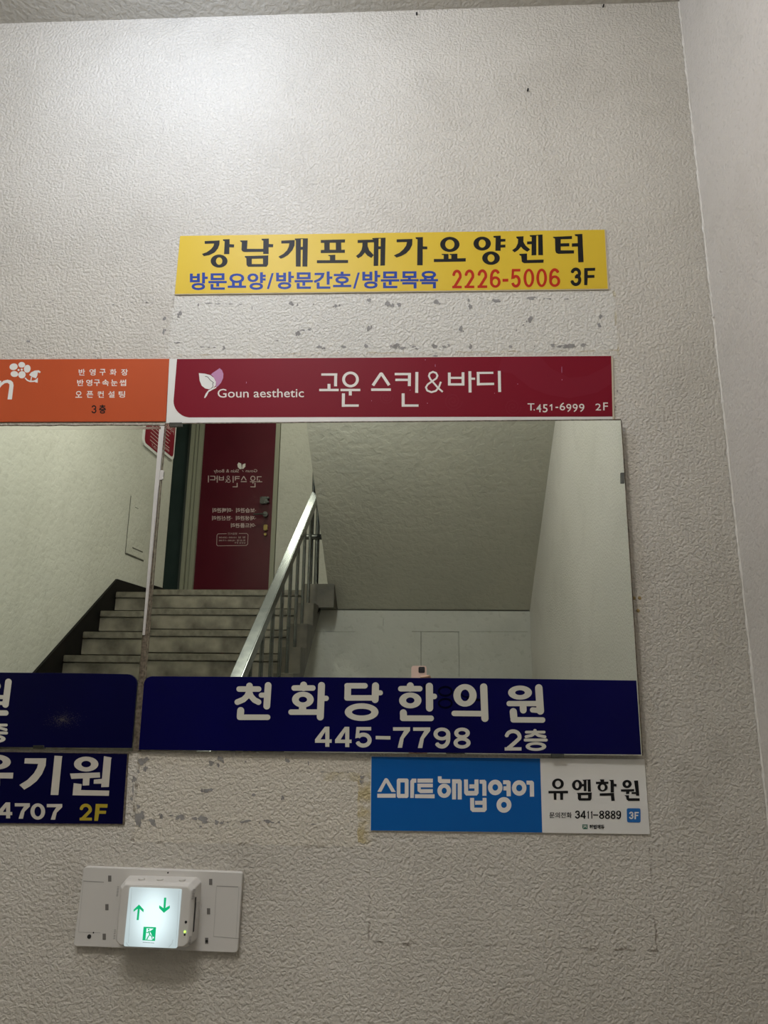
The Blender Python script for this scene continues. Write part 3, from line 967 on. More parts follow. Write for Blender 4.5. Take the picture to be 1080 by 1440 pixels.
# crimson sign
t = empty('skin_care_sign', on_plane(550, 590, WALL), 'crimson sign with white leaf emblem and thin white lettering above the wide mirror', 'sign')
board('board', [(238, 504.5), (861, 499.8), (863.5, 590.2), (233.5, 595)], WALL, LIFT, LIFT, M['white_face'], t)
board('edge_strip', [(859.6, 500.6), (861.8, 500.6), (864, 590), (861.6, 590)], WALL, LIFT + .0005, LIFT, M['pale_edge'], t, bevel=0)
board('sign_face', [(248.9, 504.8), (859.5, 500.4), (861.6, 585.8)] + arc_corner(268, 564, 24, 95, 180, 10, 23), WALL, LIFT + .0003, .0003, M['crimson'], t, bevel=0)
P = Print(sheet(WALL, LIFT + .00035))
# faint printed swirls and arcs
for cx, cy, r0 in ((637, 564, 13), (543, 558, 10), (862 - 0, 575, 0), (721, 572, 12), (312, 572, 0)):
    if r0:
        pts = [(cx + r0 * (1 - i / 40) * math.cos(i * .42), cy + r0 * (1 - i / 40) * math.sin(i * .42)) for i in range(38)]
        P = Print(sheet(WALL, LIFT + .00035))
        P.line(1.3, *pts)
        P.build('printed_swirl', M['crimson2'], t)
P = Print(sheet(WALL, LIFT + .00035))
P.p((760, 501.6), (775, 518), (800, 531), (825, 529), (850, 517), (859.3, 511), (859.2, 540), (840, 552), (800, 560), (770, 555), (745, 545), (720, 525), (700, 522), (706, 502))
P.build('printed_pattern', M['crimson2'], t)
P = Print(sheet(WALL, LIFT + .0005))
goun_title(P, lambda x, y: (x, y))
P.build('lettering', M['white_txt'], t)
P = Print(sheet(WALL, LIFT + .0005))
put_text(P, 'Goun aesthetic', 306, 546.9, 427.3, 559.2, .004, -.6, spacing=1.0)
P.build('lettering', M['white_txt'], t)
P = Print(sheet(WALL, LIFT + .0005))
for ch, x0, x1, y0, y1 in (('T', 148, 212, 420, 487), ('.', 205, 216, 476, 488), ('4', 230, 278, 428, 503), ('5', 292, 338, 429, 505), ('6', 452, 505, 412, 487), ('9', 515, 563, 425, 502), ('9', 575, 624, 425, 502), ('9', 636, 687, 424, 501)):
    put_text(P, ch, 720 + x0 / 6.75, 505 + y0 / 6.75, 720 + x1 / 6.75, 505 + y1 / 6.75, .004)
P.p((781.2, 572), (785, 572), (785, 573.7), (781.2, 573.7)); P.p((772.7, 570.6), (775.3, 568.3), (776.6, 568.3), (776.6, 577.2), (775.2, 577.2), (775.2, 570.4), (773.4, 571.8))
P.build('lettering', M['white_txt'], t)
P = Print(sheet(WALL, LIFT + .0005))
for ch, x0, x1, y0, y1 in (('2', 792, 845, 422, 487), ('F', 866, 910, 412, 486)):
    put_text(P, ch, 720 + x0 / 6.75, 505 + y0 / 6.75, 720 + x1 / 6.75, 505 + y1 / 6.75, .004)
P.build('lettering', M['white_txt'], t)
P = Print(sheet(WALL, LIFT + .0006, 270, 505, 6.75))
P.p((65, 133), (120, 138), (175, 152), (208, 178), (227, 215), (226, 250), (205, 270), (160, 286), (125, 278), (92, 252), (73, 205))
P.p((232, 262), (195, 275), (155, 296), (130, 328), (114, 366), (124, 370), (140, 350), (158, 312), (195, 290), (228, 274))
P.build('leaf_emblem', M['white_face'], t)
P = Print(sheet(WALL, LIFT + .0005, 270, 505, 6.75))
P.p((262, 86), (285, 105), (298, 140), (295, 180), (275, 225), (245, 258), (224, 270), (230, 240), (225, 205), (200, 165), (180, 145), (200, 128), (225, 112))
P.build('leaf_emblem', M['pink'], t)
P = Print(sheet(WALL, LIFT + .0008, 270, 505, 6.75))
P.line(5, (125, 163), (150, 170), (172, 198), (205, 224), (196, 232), (200, 258), (196, 266), (184, 274))
P.build('leaf_emblem', M['black'], t)
P = Print(sheet(WALL, LIFT + .0008))
for (x, y, w, h) in ((790, 520, .35, 5), (790.3, 534, .4, 1), (612, 514, .3, 2), (598, 506, .4, .7), (346.5, 538, .35, 1.5), (576.7, 548.5, .4, .6), (601, 567, .4, .6), (695.5, 553, .4, .5), (728, 540, .4, .5), (522.5, 563.5, .35, .6)):
    P.disc(x, y, w, h, 8)
P.build('scratch', M['pink'], t)['kind'] = 'stuff'

# orange sign
t = empty('beauty_sign', on_plane(110, 590, WALL), 'orange sign with a white flower and small lettering, left of the crimson sign', 'sign')
board('board', [(-200, 506), (238, 504.4), (232.8, 592.6), (-210, 594)], WALL, LIFT, LIFT, M['orange'], t)
P = Print(sheet(WALL, LIFT + .0002, 0, 500, 9))
P.p((-25, 340), (0, 318), (18, 322), (14, 345), (45, 318), (95, 305), (140, 315), (165, 340), (172, 380), (150, 555), (95, 555), (118, 395), (118, 362), (95, 345), (60, 350), (20, 380), (-25, 440))
for cx, cy, rx, ry, a in ((172, 142, 52, 42, -.2), (275, 117, 43, 36, 0), (345, 167, 42, 50, .2), (182, 233, 48, 38, .1), (278, 243, 47, 45, -.5)):
    P.p(*[(cx + rx * math.cos(a_) * math.cos(a) - ry * math.sin(a_) * math.sin(a), cy + rx * math.cos(a_) * math.sin(a) + ry * math.sin(a_) * math.cos(a)) for a_ in [i * math.pi / 12 for i in range(24)]])
P.disc(235, 183, 13); P.disc(275, 178, 14)
P.p((368, 245), (395, 212), (440, 190), (490, 187), (515, 205), (505, 222), (480, 212), (472, 255), (455, 288), (425, 278), (400, 268))
P.line(17, (318, 283), (345, 312), (385, 328), (430, 325), (470, 303)); P.p((440, 335), (448, 310), (480, 278), (476, 345)); P.line(14, (398, 270), (390, 320))
P.build('lettering', M['white_face'], t)
P = Print(sheet(WALL, LIFT + .0002, 100, 505, 10.8))
for row, y0, y1 in (([('반', 115, 212), ('영', 278, 372), ('구', 432, 525), ('화', 588, 690), ('장', 760, 862)], 150, 248), ([('반', 92, 190), ('영', 228, 322), ('구', 345, 440), ('속', 470, 575), ('눈', 605, 705), ('썹', 735, 835)], 310, 408), ([('오', 65, 165), ('픈', 235, 335), ('컨', 402, 497), ('설', 562, 660), ('팅', 722, 820)], 485, 585)):
    for ch, x0, x1 in row: put_text(P, ch, x0, y0, x1, y1, .015)
P.build('lettering', M['white_txt'], t)
P = Print(sheet(WALL, LIFT + .0002, 100, 505, 10.8))
digit(P, '3', 308, 702, 385, 822, 19, 15); put_text(P, '층', 425, 692, 528, 828, .03)
P.build('lettering', M['black'], t)

# navy sign on the big mirror
t = empty('clinic_sign', on_plane(550, 1058, MIR_R), 'long navy sign with rounded white lettering covering the foot of the wide mirror', 'sign')
board('board', arc_corner(214, 963, 12, 180, 270, 6, 12) + [(700, 954), (895, 957), (901.8, 1061.3), (194.8, 1054.5)], MIR_R, .0035, .0034, M['navy'], t)
I = Print(sheet(MIR_R, .0037, 320, 950, 6.75))
li = lambda Q, w, *p: Q.line(w, *p, rnd=True)
li(I, 62, (208, 98), (208, 135)); li(I, 52, (110, 128), (295, 128)); li(I, 54, (205, 150), (185, 195), (150, 228), (93, 252)); li(I, 54, (205, 150), (222, 195), (255, 232), (294, 252))
li(I, 48, (320, 186), (372, 186)); li(I, 64, (385, 94), (372, 290)); li(I, 66, (125, 332), (121, 385)); li(I, 52, (114, 396), (380, 396))
li(I, 66, (722, 90), (722, 115)); li(I, 52, (632, 118), (810, 118)); I.ring(715, 228, 103, 75, 40, 27); li(I, 68, (712, 305), (712, 338)); li(I, 52, (603, 347), (865, 347)); li(I, 66, (892, 94), (880, 393)); li(I, 50, (898, 216), (936, 216))
I.build_letters(M['grey_txt'], t)
J = Print(sheet(MIR_R, .0037, 470, 950, 6.75))
li(J, 52, (122, 97), (292, 97)); li(J, 62, (130, 104), (127, 205)); li(J, 52, (121, 212), (385, 212)); li(J, 66, (392, 97), (388, 228)); li(J, 48, (398, 163), (438, 164)); J.ring(260, 347, 160, 84, 92, 32)
li(J, 66, (722, 97), (722, 120)); li(J, 52, (632, 125), (812, 125)); J.ring(722, 236, 106, 75, 40, 28); li(J, 68, (903, 102), (905, 308)); li(J, 52, (910, 198), (950, 198)); li(J, 66, (656, 353), (658, 395)); li(J, 54, (651, 405), (919, 406))
J.build_letters(M['grey_txt'], t)
K = Print(sheet(MIR_R, .0037, 620, 950, 6.75))
K.ring(229, 188, 110, 107, 42, 55); li(K, 68, (406, 108), (418, 406)); li(K, 52, (127, 359), (405, 362))
K.ring(751, 162, 113, 67, 46, 23); li(K, 50, (648, 266), (925, 266)); li(K, 64, (780, 285), (782, 328)); li(K, 70, (929, 117), (944, 336)); li(K, 50, (870, 326), (925, 330)); li(K, 68, (687, 343), (692, 395)); li(K, 52, (686, 420), (965, 422))
K.build_letters(M['grey_txt'], t)
K = Print(sheet(MIR_R, .0037, 620, 950, 6.75))
li(K, 32, (893, 522), (893, 545)); li(K, 26, (811, 537), (980, 537)); li(K, 28, (890, 548), (862, 568), (809, 580)); li(K, 28, (896, 548), (925, 568), (987, 581)); li(K, 28, (800, 612), (1000, 612)); K.ring(902, 673, 98, 42, 58, 16)
digit(K, '2', 605, 513, 765, 712, 36, 31)
K.build_letters(M['grey_txt'], t)
P = Print(sheet(MIR_R, .0037))
for ch, x0, x1 in (('4', 443, 466.4), ('4', 471.2, 494.4), ('5', 499.3, 522.8), ('7', 552.7, 576.6), ('7', 581, 605), ('9', 609.6, 633.2), ('8', 637.8, 661.7)):
    k = (x0 - 443) / 195
    digit(P, ch, x0, 1021.9 + 1.4 * k, x1, 1050.2 + 2.4 * k, 5.7, 4.8)
P.p((528.3, 1034.8), (549, 1035.2), (549, 1040), (528.3, 1039.6))
P.build_letters(M['grey_txt'], t)
# ghost of older letters showing as dark marks
P = Print(sheet(MIR_R, .00352, 540, 930, 2.842))
for (cx, cy) in ((245, 120), (245, 168)): P.ring(cx, cy, 30, 22, 22, 13)
P.line(6, (160, 90), (180, 190)); P.line(10, (330, 150), (385, 155)); P.ring(380 - 50, 120, 26, 26, 20, 20)
P.build('letter_ghost', simple('letter_ghost_print', (0.0005, 0.0005, 0.010), .5, spec=.05), t)

# navy sign on the left mirror
t = empty('clinic_sign', on_plane(90, 1050, MIR_L), 'navy sign with pale speckles below the left-edge mirror, ending in a pale syllable', 'sign')
board('board', [(-220, 944), (100, 946.5)] + arc_corner(179, 961, 13.5, 270, 360, 6, 13)[0:] + [(184.8, 1052), (-225, 1049)], MIR_L, .0035, .0034, M['navy2'], t)
P = Print(sheet(MIR_L, .0037, 0, 950, 6.75))
li(P, 62, (80, 60), (52, 275)); P.ring(-68, 100, 75, 52, 42, 20); li(P, 38, (-60, 203), (50, 205)); li(P, 34, (-5, 262), (50, 262)); li(P, 50, (-200, 355), (56, 355))
li(P, 26, (-100, 470), (60, 470)); li(P, 26, (-20, 482), (10, 500), (58, 514)); li(P, 28, (-100, 545), (62, 545)); P.ring(-45, 601, 98, 38, 55, 14)
P.build('lettering', M['grey_txt'], t)
# pale speckles gathered in an oval patch
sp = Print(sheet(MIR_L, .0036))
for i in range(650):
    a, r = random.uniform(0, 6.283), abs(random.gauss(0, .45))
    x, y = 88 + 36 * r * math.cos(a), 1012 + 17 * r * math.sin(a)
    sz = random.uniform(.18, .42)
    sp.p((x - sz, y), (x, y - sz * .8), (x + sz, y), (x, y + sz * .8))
o = sp.build('pale_speckles', simple('speckle_tint', (0.085, 0.075, 0.075), .9), t)
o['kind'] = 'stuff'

# navy sign below on the wall
t = empty('academy_sign', on_plane(80, 1158, WALL), 'navy sign with cut pale letters and a mustard floor mark, below the speckled navy sign', 'sign')
board('board', [(-200, 1054), (180.5, 1059.8), (174.6, 1160.2), (-210, 1157)], WALL, LIFT - .0004, LIFT, M['rust'], t)
board('sign_face', [(-200, 1054.5), (179, 1060.3), (172.2, 1158.6), (-210, 1156)], WALL, LIFT, .0004, M['navy2'], t, bevel=0)
P = Print(sheet(WALL, LIFT + .0003, 0, 1055, 6.0))
P.ring(-22, 100, 113, 62, 45, 24); P.p((-160, 190), (113, 190), (108, 239), (-160, 235)); P.p((-50, 235), (0, 235), (0, 300), (-50, 300))
P.p((210, 68), (390, 68), (385, 130), (355, 200), (310, 260), (255, 303), (205, 332), (163, 293), (232, 250), (285, 195), (312, 150), (322, 115), (205, 112))
P.p((460, 46), (527, 50), (523, 64), (492, 378), (427, 377))
P.ring(727, 117, 103, 63, 41, 27); P.p((590, 197), (842, 187), (845, 230), (757, 235), (752, 296), (697, 298), (700, 238), (602, 242))
P.p((877, 50), (943, 62), (938, 75), (918, 310), (853, 312), (856, 282), (790, 283), (792, 248), (860, 241)); P.p((622, 278), (690, 286), (684, 336), (922, 341), (918, 385), (612, 380))
P.build_letters(M['tape_txt'], t, .003)
P = Print(sheet(WALL, LIFT + .0003, 0, 1055, 6.0))
for ch, x0, x1, y0, y1 in (('4', -22, 103, 440, 575), ('7', 125, 252, 447, 578), ('0', 257, 381, 448, 586), ('7', 395, 525, 454, 586)): digit(P, ch, x0, y0, x1, y1, 34, 27)
P.build_letters(M['tape_txt'], t, .003)
P = Print(sheet(WALL, LIFT + .0003, 0, 1055, 6.0))
digit(P, '2', 672, 452, 775, 593, 27, 24)
P.p((808, 453), (908, 455), (905, 485), (840, 484), (838, 510), (895, 511), (893, 536), (836, 536), (826, 596), (795, 595))
P.build_letters(M['gold_txt'], t, .003)

# azure and white sign
t = empty('english_academy_sign', on_plane(715, 1168, WALL), 'azure and white sign with rounded white lettering, under the long navy sign', 'sign')
board('board', [(521.6, 1063.5), (906.5, 1067.6), (914.2, 1173.4), (520.7, 1168.3)], WALL, LIFT - .0003, LIFT, M['white_face'], t)
board('sign_face', [(522.3, 1064), (759.5, 1066.6), (762.6, 1170.8), (521.4, 1167.8)], WALL, LIFT, .0003, M['sky'], t, bevel=0)
N_ = Print(sheet(WALL, LIFT + .0003, 520, 1080, 9.0))
N_.p((97, 300), (185, 140), (200, 129), (216, 129), (232, 142), (328, 303), (275, 303), (208, 185), (145, 302)); N_.p((95, 325), (328, 325), (328, 376), (95, 376))
N_.poly([[(342, 150), (358, 133), (475, 133), (491, 150), (491, 362), (475, 379), (358, 379), (342, 362)], [(387, 182), (387, 328), (443, 328), (443, 182)]])
N_.p((512, 165), (535, 134), (588, 134), (588, 185), (562, 187), (558, 379), (512, 379))
N_.p((603, 135), (798, 135), (798, 185), (603, 185)); N_.p((603, 198), (798, 198), (798, 245), (645, 245), (645, 268), (798, 268), (798, 316), (640, 318), (605, 292)); N_.p((572, 333), (820, 333), (820, 383), (572, 380))
N_.p((862, 105), (908, 105), (910, 140), (1018, 142), (1018, 192), (885, 192), (862, 172)); N_.ring(942, 288, 86, 90, 32, 38)
N_.build('lettering', M['white_txt'], t)
O = Print(sheet(WALL, LIFT + .0003, 640, 1080, 9.0))
O.p((-38, 142), (65, 142), (84, 165), (84, 398), (33, 398), (33, 195), (12, 195), (12, 398), (-38, 398))
O.p((112, 145), (162, 145), (165, 290), (245, 290), (245, 145), (297, 145), (297, 320), (275, 348), (140, 348), (115, 320)); O.p((180, 207), (250, 207), (250, 258), (180, 258))
O.p((310, 150), (375, 148), (395, 170), (397, 352), (345, 352), (345, 200), (312, 198)); O.p((190, 378), (240, 378), (243, 502), (348, 502), (348, 378), (397, 378), (400, 530), (375, 557), (220, 557), (192, 530)); O.p((253, 415), (350, 415), (350, 465), (253, 465))
O.ring(508, 246, 92, 98, 36, 40); O.p((608, 155), (680, 155), (703, 175), (705, 358), (652, 358), (650, 285), (610, 283), (612, 232), (650, 230), (650, 205), (608, 205)); O.ring(618, 467, 94, 99, 36, 38)
O.ring(811, 253, 92, 98, 38, 42); O.p((903, 160), (975, 160), (998, 182), (1000, 362), (947, 362), (945, 212), (905, 210))
O.build('lettering', M['white_txt'], t)
Q = Print(sheet(WALL, LIFT + .0003, 760, 1080, 6.75))
Q.ring(166, 150, 56, 50, 27, 31); Q.p((76, 217), (262, 217), (262, 240), (215, 240), (215, 302), (188, 302), (186, 240), (152, 240), (152, 302), (128, 302), (125, 240), (76, 240))
Q.ring(348, 162, 48, 50, 19, 30); Q.p((385, 152), (415, 152), (415, 174), (385, 174)); Q.p((398, 112), (437, 110), (437, 220), (411, 220), (411, 128)); Q.p((447, 110), (475, 108), (480, 226), (450, 226)); Q.p((435, 110), (450, 110), (450, 117), (435, 117))
Q.poly([[(343, 236), (487, 232), (485, 292), (475, 309), (368, 309), (356, 295), (354, 248)], [(386, 258), (386, 286), (452, 286), (452, 256)]])
Q.p((565, 108), (605, 108), (605, 130), (645, 130), (645, 151), (527, 153), (527, 131), (572, 130)); Q.ring(590, 183, 48, 40, 21, 26)
Q.p((650, 113), (695, 112), (697, 150), (722, 152), (722, 175), (697, 175), (697, 232), (667, 232), (665, 128)); Q.p((562, 240), (698, 236), (705, 312), (673, 314), (668, 263), (562, 264))
Q.ring(822, 152, 44, 39, 15, 17); Q.p((762, 203), (890, 200), (890, 222), (845, 224), (843, 246), (813, 248), (812, 225), (765, 223)); Q.p((888, 120), (927, 118), (938, 263), (908, 263), (906, 247), (865, 247), (865, 229), (904, 228)); Q.p((798, 258), (840, 258), (842, 287), (942, 287), (942, 313), (835, 313), (818, 300), (812, 272))
put_text(Q, '문의전화', 85, 420, 298, 475, .008)
for ch, x0, x1 in (('3', 327, 375), ('4', 380, 430), ('8', 557, 606), ('8', 612, 660), ('8', 666, 713), ('9', 718, 765)):
    digit(Q, ch, x0, 405, x1, 480 + (x0 - 327) * .012, 13, 11)
Q.p((443, 425), (453, 408), (459, 408), (459, 481), (450, 481), (450, 428)); Q.p((476, 425), (486, 409), (492, 409), (492, 481), (483, 481), (483, 428)); Q.p((500, 440), (548, 441), (548, 452), (500, 451))
put_text(Q, '해법에듀', 465, 537, 608, 580, .03)
Q.build('lettering', M['black'], t)
P = Print(sheet(WALL, LIFT + .0003, 760, 1080, 6.75))
P.p(*(arc_corner(835, 398, 16, 180, 270) + arc_corner(934, 399, 16, 270, 360) + arc_corner(935, 502, 16, 0, 90) + arc_corner(838, 500, 16, 90, 180)))
P.build('floor_badge', M['badge'], t)
P = Print(sheet(WALL, LIFT + .0006, 760, 1080, 6.75))
digit(P, '3', 840, 415, 884, 485, 13, 12); P.p((893, 417), (934, 418), (933, 430), (906, 430), (906, 445), (928, 445), (928, 456), (906, 456), (906, 486), (893, 486))
P.build('lettering', M['white_face'], t)
P = Print(sheet(WALL, LIFT + .0003, 760, 1080, 6.75))
P.p((398, 535), (447, 535), (447, 580), (408, 580), (398, 572))
P.build('small_emblem', M['teal'], t)
P = Print(sheet(WALL, LIFT + .0005, 760, 1080, 6.75))
P.line(4, (404, 546), (440, 544)); P.line(4, (408, 558), (440, 556)); P.line(4, (405, 572), (425, 552), (440, 570))
P.build('small_emblem', M['white_txt'], t)

# ------------------------------------------------------------------ peeled paint and old fixings on the wall
chips = MB()


def chip(u, v, w, h, n=11):
    a0 = random.uniform(0, 1)
    pts = []
    for i in range(n):
        a = a0 + 2 * math.pi * i / n
        k = random.uniform(.62, 1.25)
        q = on_plane(u + w / 2 * math.cos(a) * k, v + h / 2 * math.sin(a) * k, WALL, .0004 + len(chips.f) * 1e-6)
        pts.append(q)
    k0 = len(chips.v)
    chips.v += pts
    chips.f.append(tuple(range(k0, k0 + n)))


def chip_row(cx, cy, w, h):
    """one flaked spot made of a few overlapping lobes"""
    chip(cx, cy, w * .62, h)
    for _ in range(3): chip(cx + random.uniform(-.42, .42) * w, cy + random.uniform(-.4, .4) * h, w * random.uniform(.22, .42), h * random.uniform(.3, .6))


# crop (230,310) scale 3.375
for x, y, w, h in ((80, 440, 28, 22), (70, 455, 14, 14), (165, 402, 10, 14), (215, 393, 40, 6), (260, 396, 50, 6), (320, 396, 40, 5), (365, 398, 30, 5), (605, 393, 30, 18), (635, 400, 14, 14), (712, 398, 10, 8), (815, 406, 22, 18), (835, 404, 10, 12), (978, 378, 22, 20), (1065, 395, 26, 24), (420, 415, 8, 20), (640, 535, 32, 28), (660, 520, 30, 8), (693, 517, 18, 12), (972, 513, 34, 26), (985, 508, 14, 20), (740, 600, 36, 14), (762, 606, 26, 10), (855, 600, 30, 14), (960, 595, 26, 22), (288, 605, 20, 16), (180, 600, 30, 6), (215, 602, 16, 6), (240, 603, 14, 6), (68, 580, 32, 8), (540, 570, 18, 6), (408, 524, 8, 8), (5, 465, 18, 26), (0, 530, 16, 30), (8, 520, 10, 10)):
    chip_row(230 + x / 3.375, 310 + y / 3.375, w / 3.375, h / 3.375)
# crop (540,310) scale 3.176
for x, y, w, h in ((15, 370, 30, 22), (40, 378, 20, 16), (68, 376, 24, 22), (235, 365, 34, 22), (378, 355, 16, 16), (383, 385, 20, 26), (505, 358, 50, 16), (490, 355, 28, 10), (655, 347, 50, 14), (715, 350, 10, 5), (740, 350, 24, 6), (815, 351, 34, 5), (652, 442, 34, 26), (622, 467, 10, 8), (345, 485, 24, 26), (592, 490, 10, 8), (967, 430, 18, 22), (962, 467, 22, 22), (50, 563, 46, 24), (80, 570, 30, 14), (130, 563, 26, 10), (145, 572, 16, 8), (225, 563, 40, 24), (270, 565, 26, 12), (290, 557, 12, 10), (388, 563, 22, 20), (565, 563, 30, 12), (672, 562, 8, 6), (755, 560, 22, 16), (785, 562, 30, 10), (835, 560, 70, 22), (890, 557, 28, 16), (230, 605, 30, 8)):
    chip_row(540 + x / 3.176, 310 + y / 3.176, w / 3.176, h / 3.176)
# crop (170,1040) scale 2.919
for x, y, w, h in ((82, 92, 44, 30), (105, 80, 26, 20), (100, 120, 22, 24), (72, 130, 14, 16), (55, 160, 22, 24), (50, 205, 10, 50), (45, 243, 14, 18), (72, 275, 20, 16), (72, 325, 46, 58), (130, 338, 32, 34), (165, 315, 18, 20), (205, 312, 26, 6), (250, 320, 40, 24), (232, 322, 26, 12), (335, 326, 78, 24), (300, 322, 30, 10), (345, 338, 40, 12), (392, 338, 20, 22), (413, 342, 22, 14), (438, 340, 14, 5), (515, 336, 46, 12), (500, 340, 24, 8), (570, 341, 10, 8), (605, 336, 40, 14), (648, 340, 16, 6), (328, 357, 16, 8), (350, 210, 46, 20), (370, 205, 16, 14), (332, 205, 10, 8), (545, 226, 22, 12), (665, 238, 20, 18), (370, 96, 34, 24), (410, 78, 28, 20), (400, 105, 14, 18), (418, 88, 14, 14), (512, 90, 12, 8), (684, 86, 24, 18), (770, 97, 6, 18), (828, 133, 22, 5), (893, 134, 10, 5), (932, 135, 8, 5), (990, 155, 20, 16), (985, 172, 18, 16), (790, 348, 30, 4), (765, 346, 10, 4)):
    chip_row(170 + x / 2.919, 1040 + y / 2.919, w / 2.919, h / 2.919)
for x0, x1, y, n in ((0, 240, 452, 10), (10, 236, 500, 10), (20, 230, 426, 12)):
    for i in range(n): chip(random.uniform(x0, x1), y + random.uniform(-4, 4), random.uniform(1, 3.5), random.uniform(.8, 2), 7)
for (u, v, w, h) in ((206, 425, 3, 2), (40, 480, 6, 3), (868, 550, 2, 5), (866, 572, 2, 3)): chip(u, v, w, h)
o = chips.build('peeled_paint', M['chip'], wall_front)
o['kind'] = 'stuff'
for u, v in ((891.5, 841), (899.5, 841), (887.8, 857.5), (897.3, 858.6)):
    q = on_plane(u, v, WALL, 0)
    MB().tube(q, q + Vector((0, -.002, 0)), .0042, 12, .003).build('putty_dot', M['putty'], wall_front)

# ------------------------------------------------------------------ emergency guide light
t = empty('emergency_exit_light', on_plane(220, 1340, WALL), 'glowing white stair guide light with green arrows on a slotted plastic plate', 'exit light')
pf = .012
W_ = lambda u, v, l: on_plane(u, v, WALL, l)


def rquad(c, r):
    """rounded quad from 4 pixel corners"""
    out = []
    for i in range(4):
        p, a, b = Vector(c[i]), Vector(c[i - 1]), Vector(c[(i + 1) % 4])
        da, db = (a - p).normalized(), (b - p).normalized()
        for k in range(6):
            s = k / 5
            q = p + da * r * (1 - s) ** 2 + db * r * s ** 2
            out.append((q.x, q.y))
    return out


board('mounting_plate', rquad([(117.5, 1219), (341, 1227), (334, 1340), (103, 1330.5)], 5), WALL, pf, pf, M['plastic'], t, bevel=.0015)
S = lambda x, y: (90 + x / 4, 1200 + y / 4)
for (x, y) in ((257, 142), (241, 303), (226, 469), (825, 161), (813, 326), (802, 492)):
    MB().prism([W_(*S(x + i * 9, y + j * 17), pf + .0004) for i, j in ((-1, -1), (1, -1), (1, 1), (-1, 1))], (0, .001, 0)).build('slot', M['plastic_dark'], t)
groove_mat = simple('plastic_groove', (.34, .33, .31), .5)
for (x0, y0, x1, y1, w) in ((108, 153, 224, 160, 5), (858, 182, 980, 186, 5), (80, 442, 205, 446, 2), (840, 466, 985, 478, 3), (858, 190, 842, 465, 1.2), (985, 190, 968, 475, 1.2), (108, 160, 82, 440, 1.2)):
    ln = math.hypot(x1 - x0, y1 - y0)
    nx, ny = -(y1 - y0) / ln * w, (x1 - x0) / ln * w
    MB().prism([W_(*S(x, y), pf + .0003) for x, y in ((x0, y0), (x1, y1), (x1 + nx, y1 + ny), (x0 + nx, y0 + ny))], (0, .001, 0)).build('groove', groove_mat, t)
for x, y, r in ((142, 468, .0045), (166, 446, .0016), (585, 109, .0018), (803, 494, .0030)):
    q = W_(*S(x, y), pf)
    MB().tube(q + Vector((0, .001, 0)), q + Vector((0, -.0006, 0)), r, 12).build('screw_hole', M['hole'], t)
# box: front face narrower than its foot, with a wide chamfer at the right
FD = .052
ft = [W_(*p, FD) for p in ((168, 1240.5), (273, 1244.5), (266.5, 1334.5), (159.5, 1330))]
x0, x1, z1, z0 = ft[0].x, ft[1].x, ft[0].z, ft[2].z
hous = MB()
xb0, xb1, zb1, zb0 = x0 - .004, x1 + .004, z1 + .003, z0 - .002


def oct_(xa, xb, za, zb, c, y):
    return [(xa + c, y, za), (xb - c, y, za), (xb, y, za + c), (xb, y, zb - c), (xb - c, y, zb), (xa + c, y, zb), (xa, y, zb - c), (xa, y, za + c)]


a = oct_(xb0, xb1, zb0, zb1, .010, -pf + .001)
b_ = oct_(x0, x1, z0, z1, .010, -FD + .008)
c_ = oct_(x0 + .006, x1 - .006, z0 + .004, z1 - .006, .008, -FD)
vs = a + b_ + c_
fs = [(i, (i + 1) % 8, 8 + (i + 1) % 8, 8 + i) for i in range(8)] + [(8 + i, 8 + (i + 1) % 8, 16 + (i + 1) % 8, 16 + i) for i in range(8)] + [tuple(range(16, 24)), tuple(range(8))[::-1]]
hous.add(vs, fs)
house = hous.build('housing', M['plastic'], t, bevel=.001)
T_ = lambda x, y: (160 + x / 8.308, 1225 + y / 8.308)
PD = FD + .002
pq = [T_(185, 188), T_(792, 212), T_(737, 902), T_(116, 878)]
front = [on_plane(*p, WALL, PD) for p in rquad(pq, 2.5)]
gp = MB().prism(front, (0, .006, 0)).build('light_panel', M['glow'], t)
P = Print(sheet(WALL, PD + .0003, 160, 1225, 8.308))
P.p((295, 390), (350, 450), (347, 482), (304, 442), (291, 572), (267, 572), (280, 440), (231, 476), (232, 450))
P.build('arrow_print', M['green_glow'], t)
P = Print(sheet(WALL, PD + .0003, 160, 1225, 8.308))
P.p((588, 310), (614, 310), (604, 430), (655, 400), (655, 432), (586, 488), (530, 432), (531, 398), (580, 432))
P.build('arrow_print', M['green_glow'], t)
P = Print(sheet(WALL, PD + .0003, 160, 1225, 8.308))
P.poly([[(348, 650), (495, 655), (482, 816), (335, 808)], [(383, 668), (370, 800), (440, 806), (470, 780), (466, 672)]])
P.disc(408, 683, 10); P.line(15, (408, 700), (420, 740)); P.line(9, (410, 705), (392, 722), (380, 712)); P.line(9, (415, 703), (438, 715), (445, 735)); P.line(12, (420, 742), (400, 770), (385, 800)); P.line(11, (422, 742), (445, 765), (448, 790)); P.p((425, 700), (470, 670), (478, 770), (450, 765))
P.build('running_man_print', M['green_glow'], t)
P = Print(sheet(WALL, PD + .0003, 160, 1225, 8.308))
for i in range(9): P.p((340 + i * 15, 828 + i), (350 + i * 15, 829 + i), (349 + i * 15, 836 + i), (339 + i * 15, 835 + i))
P.build('maker_print', simple('grey_backlit_print', (.2, .25, .25), .5), t)
P = Print(sheet(WALL, PD + .0002, 160, 1225, 8.308))
P.line(3, (180, 878), (158, 860), (145, 835)); P.line(3, (640, 890), (680, 845), (692, 800)); P.line(2, (210, 200), (170, 840)); P.line(2, (765, 225), (725, 880))
P.build('panel_seam', simple('panel_seam_grey', (.35, .42, .42), .5), t)['kind'] = 'stuff'
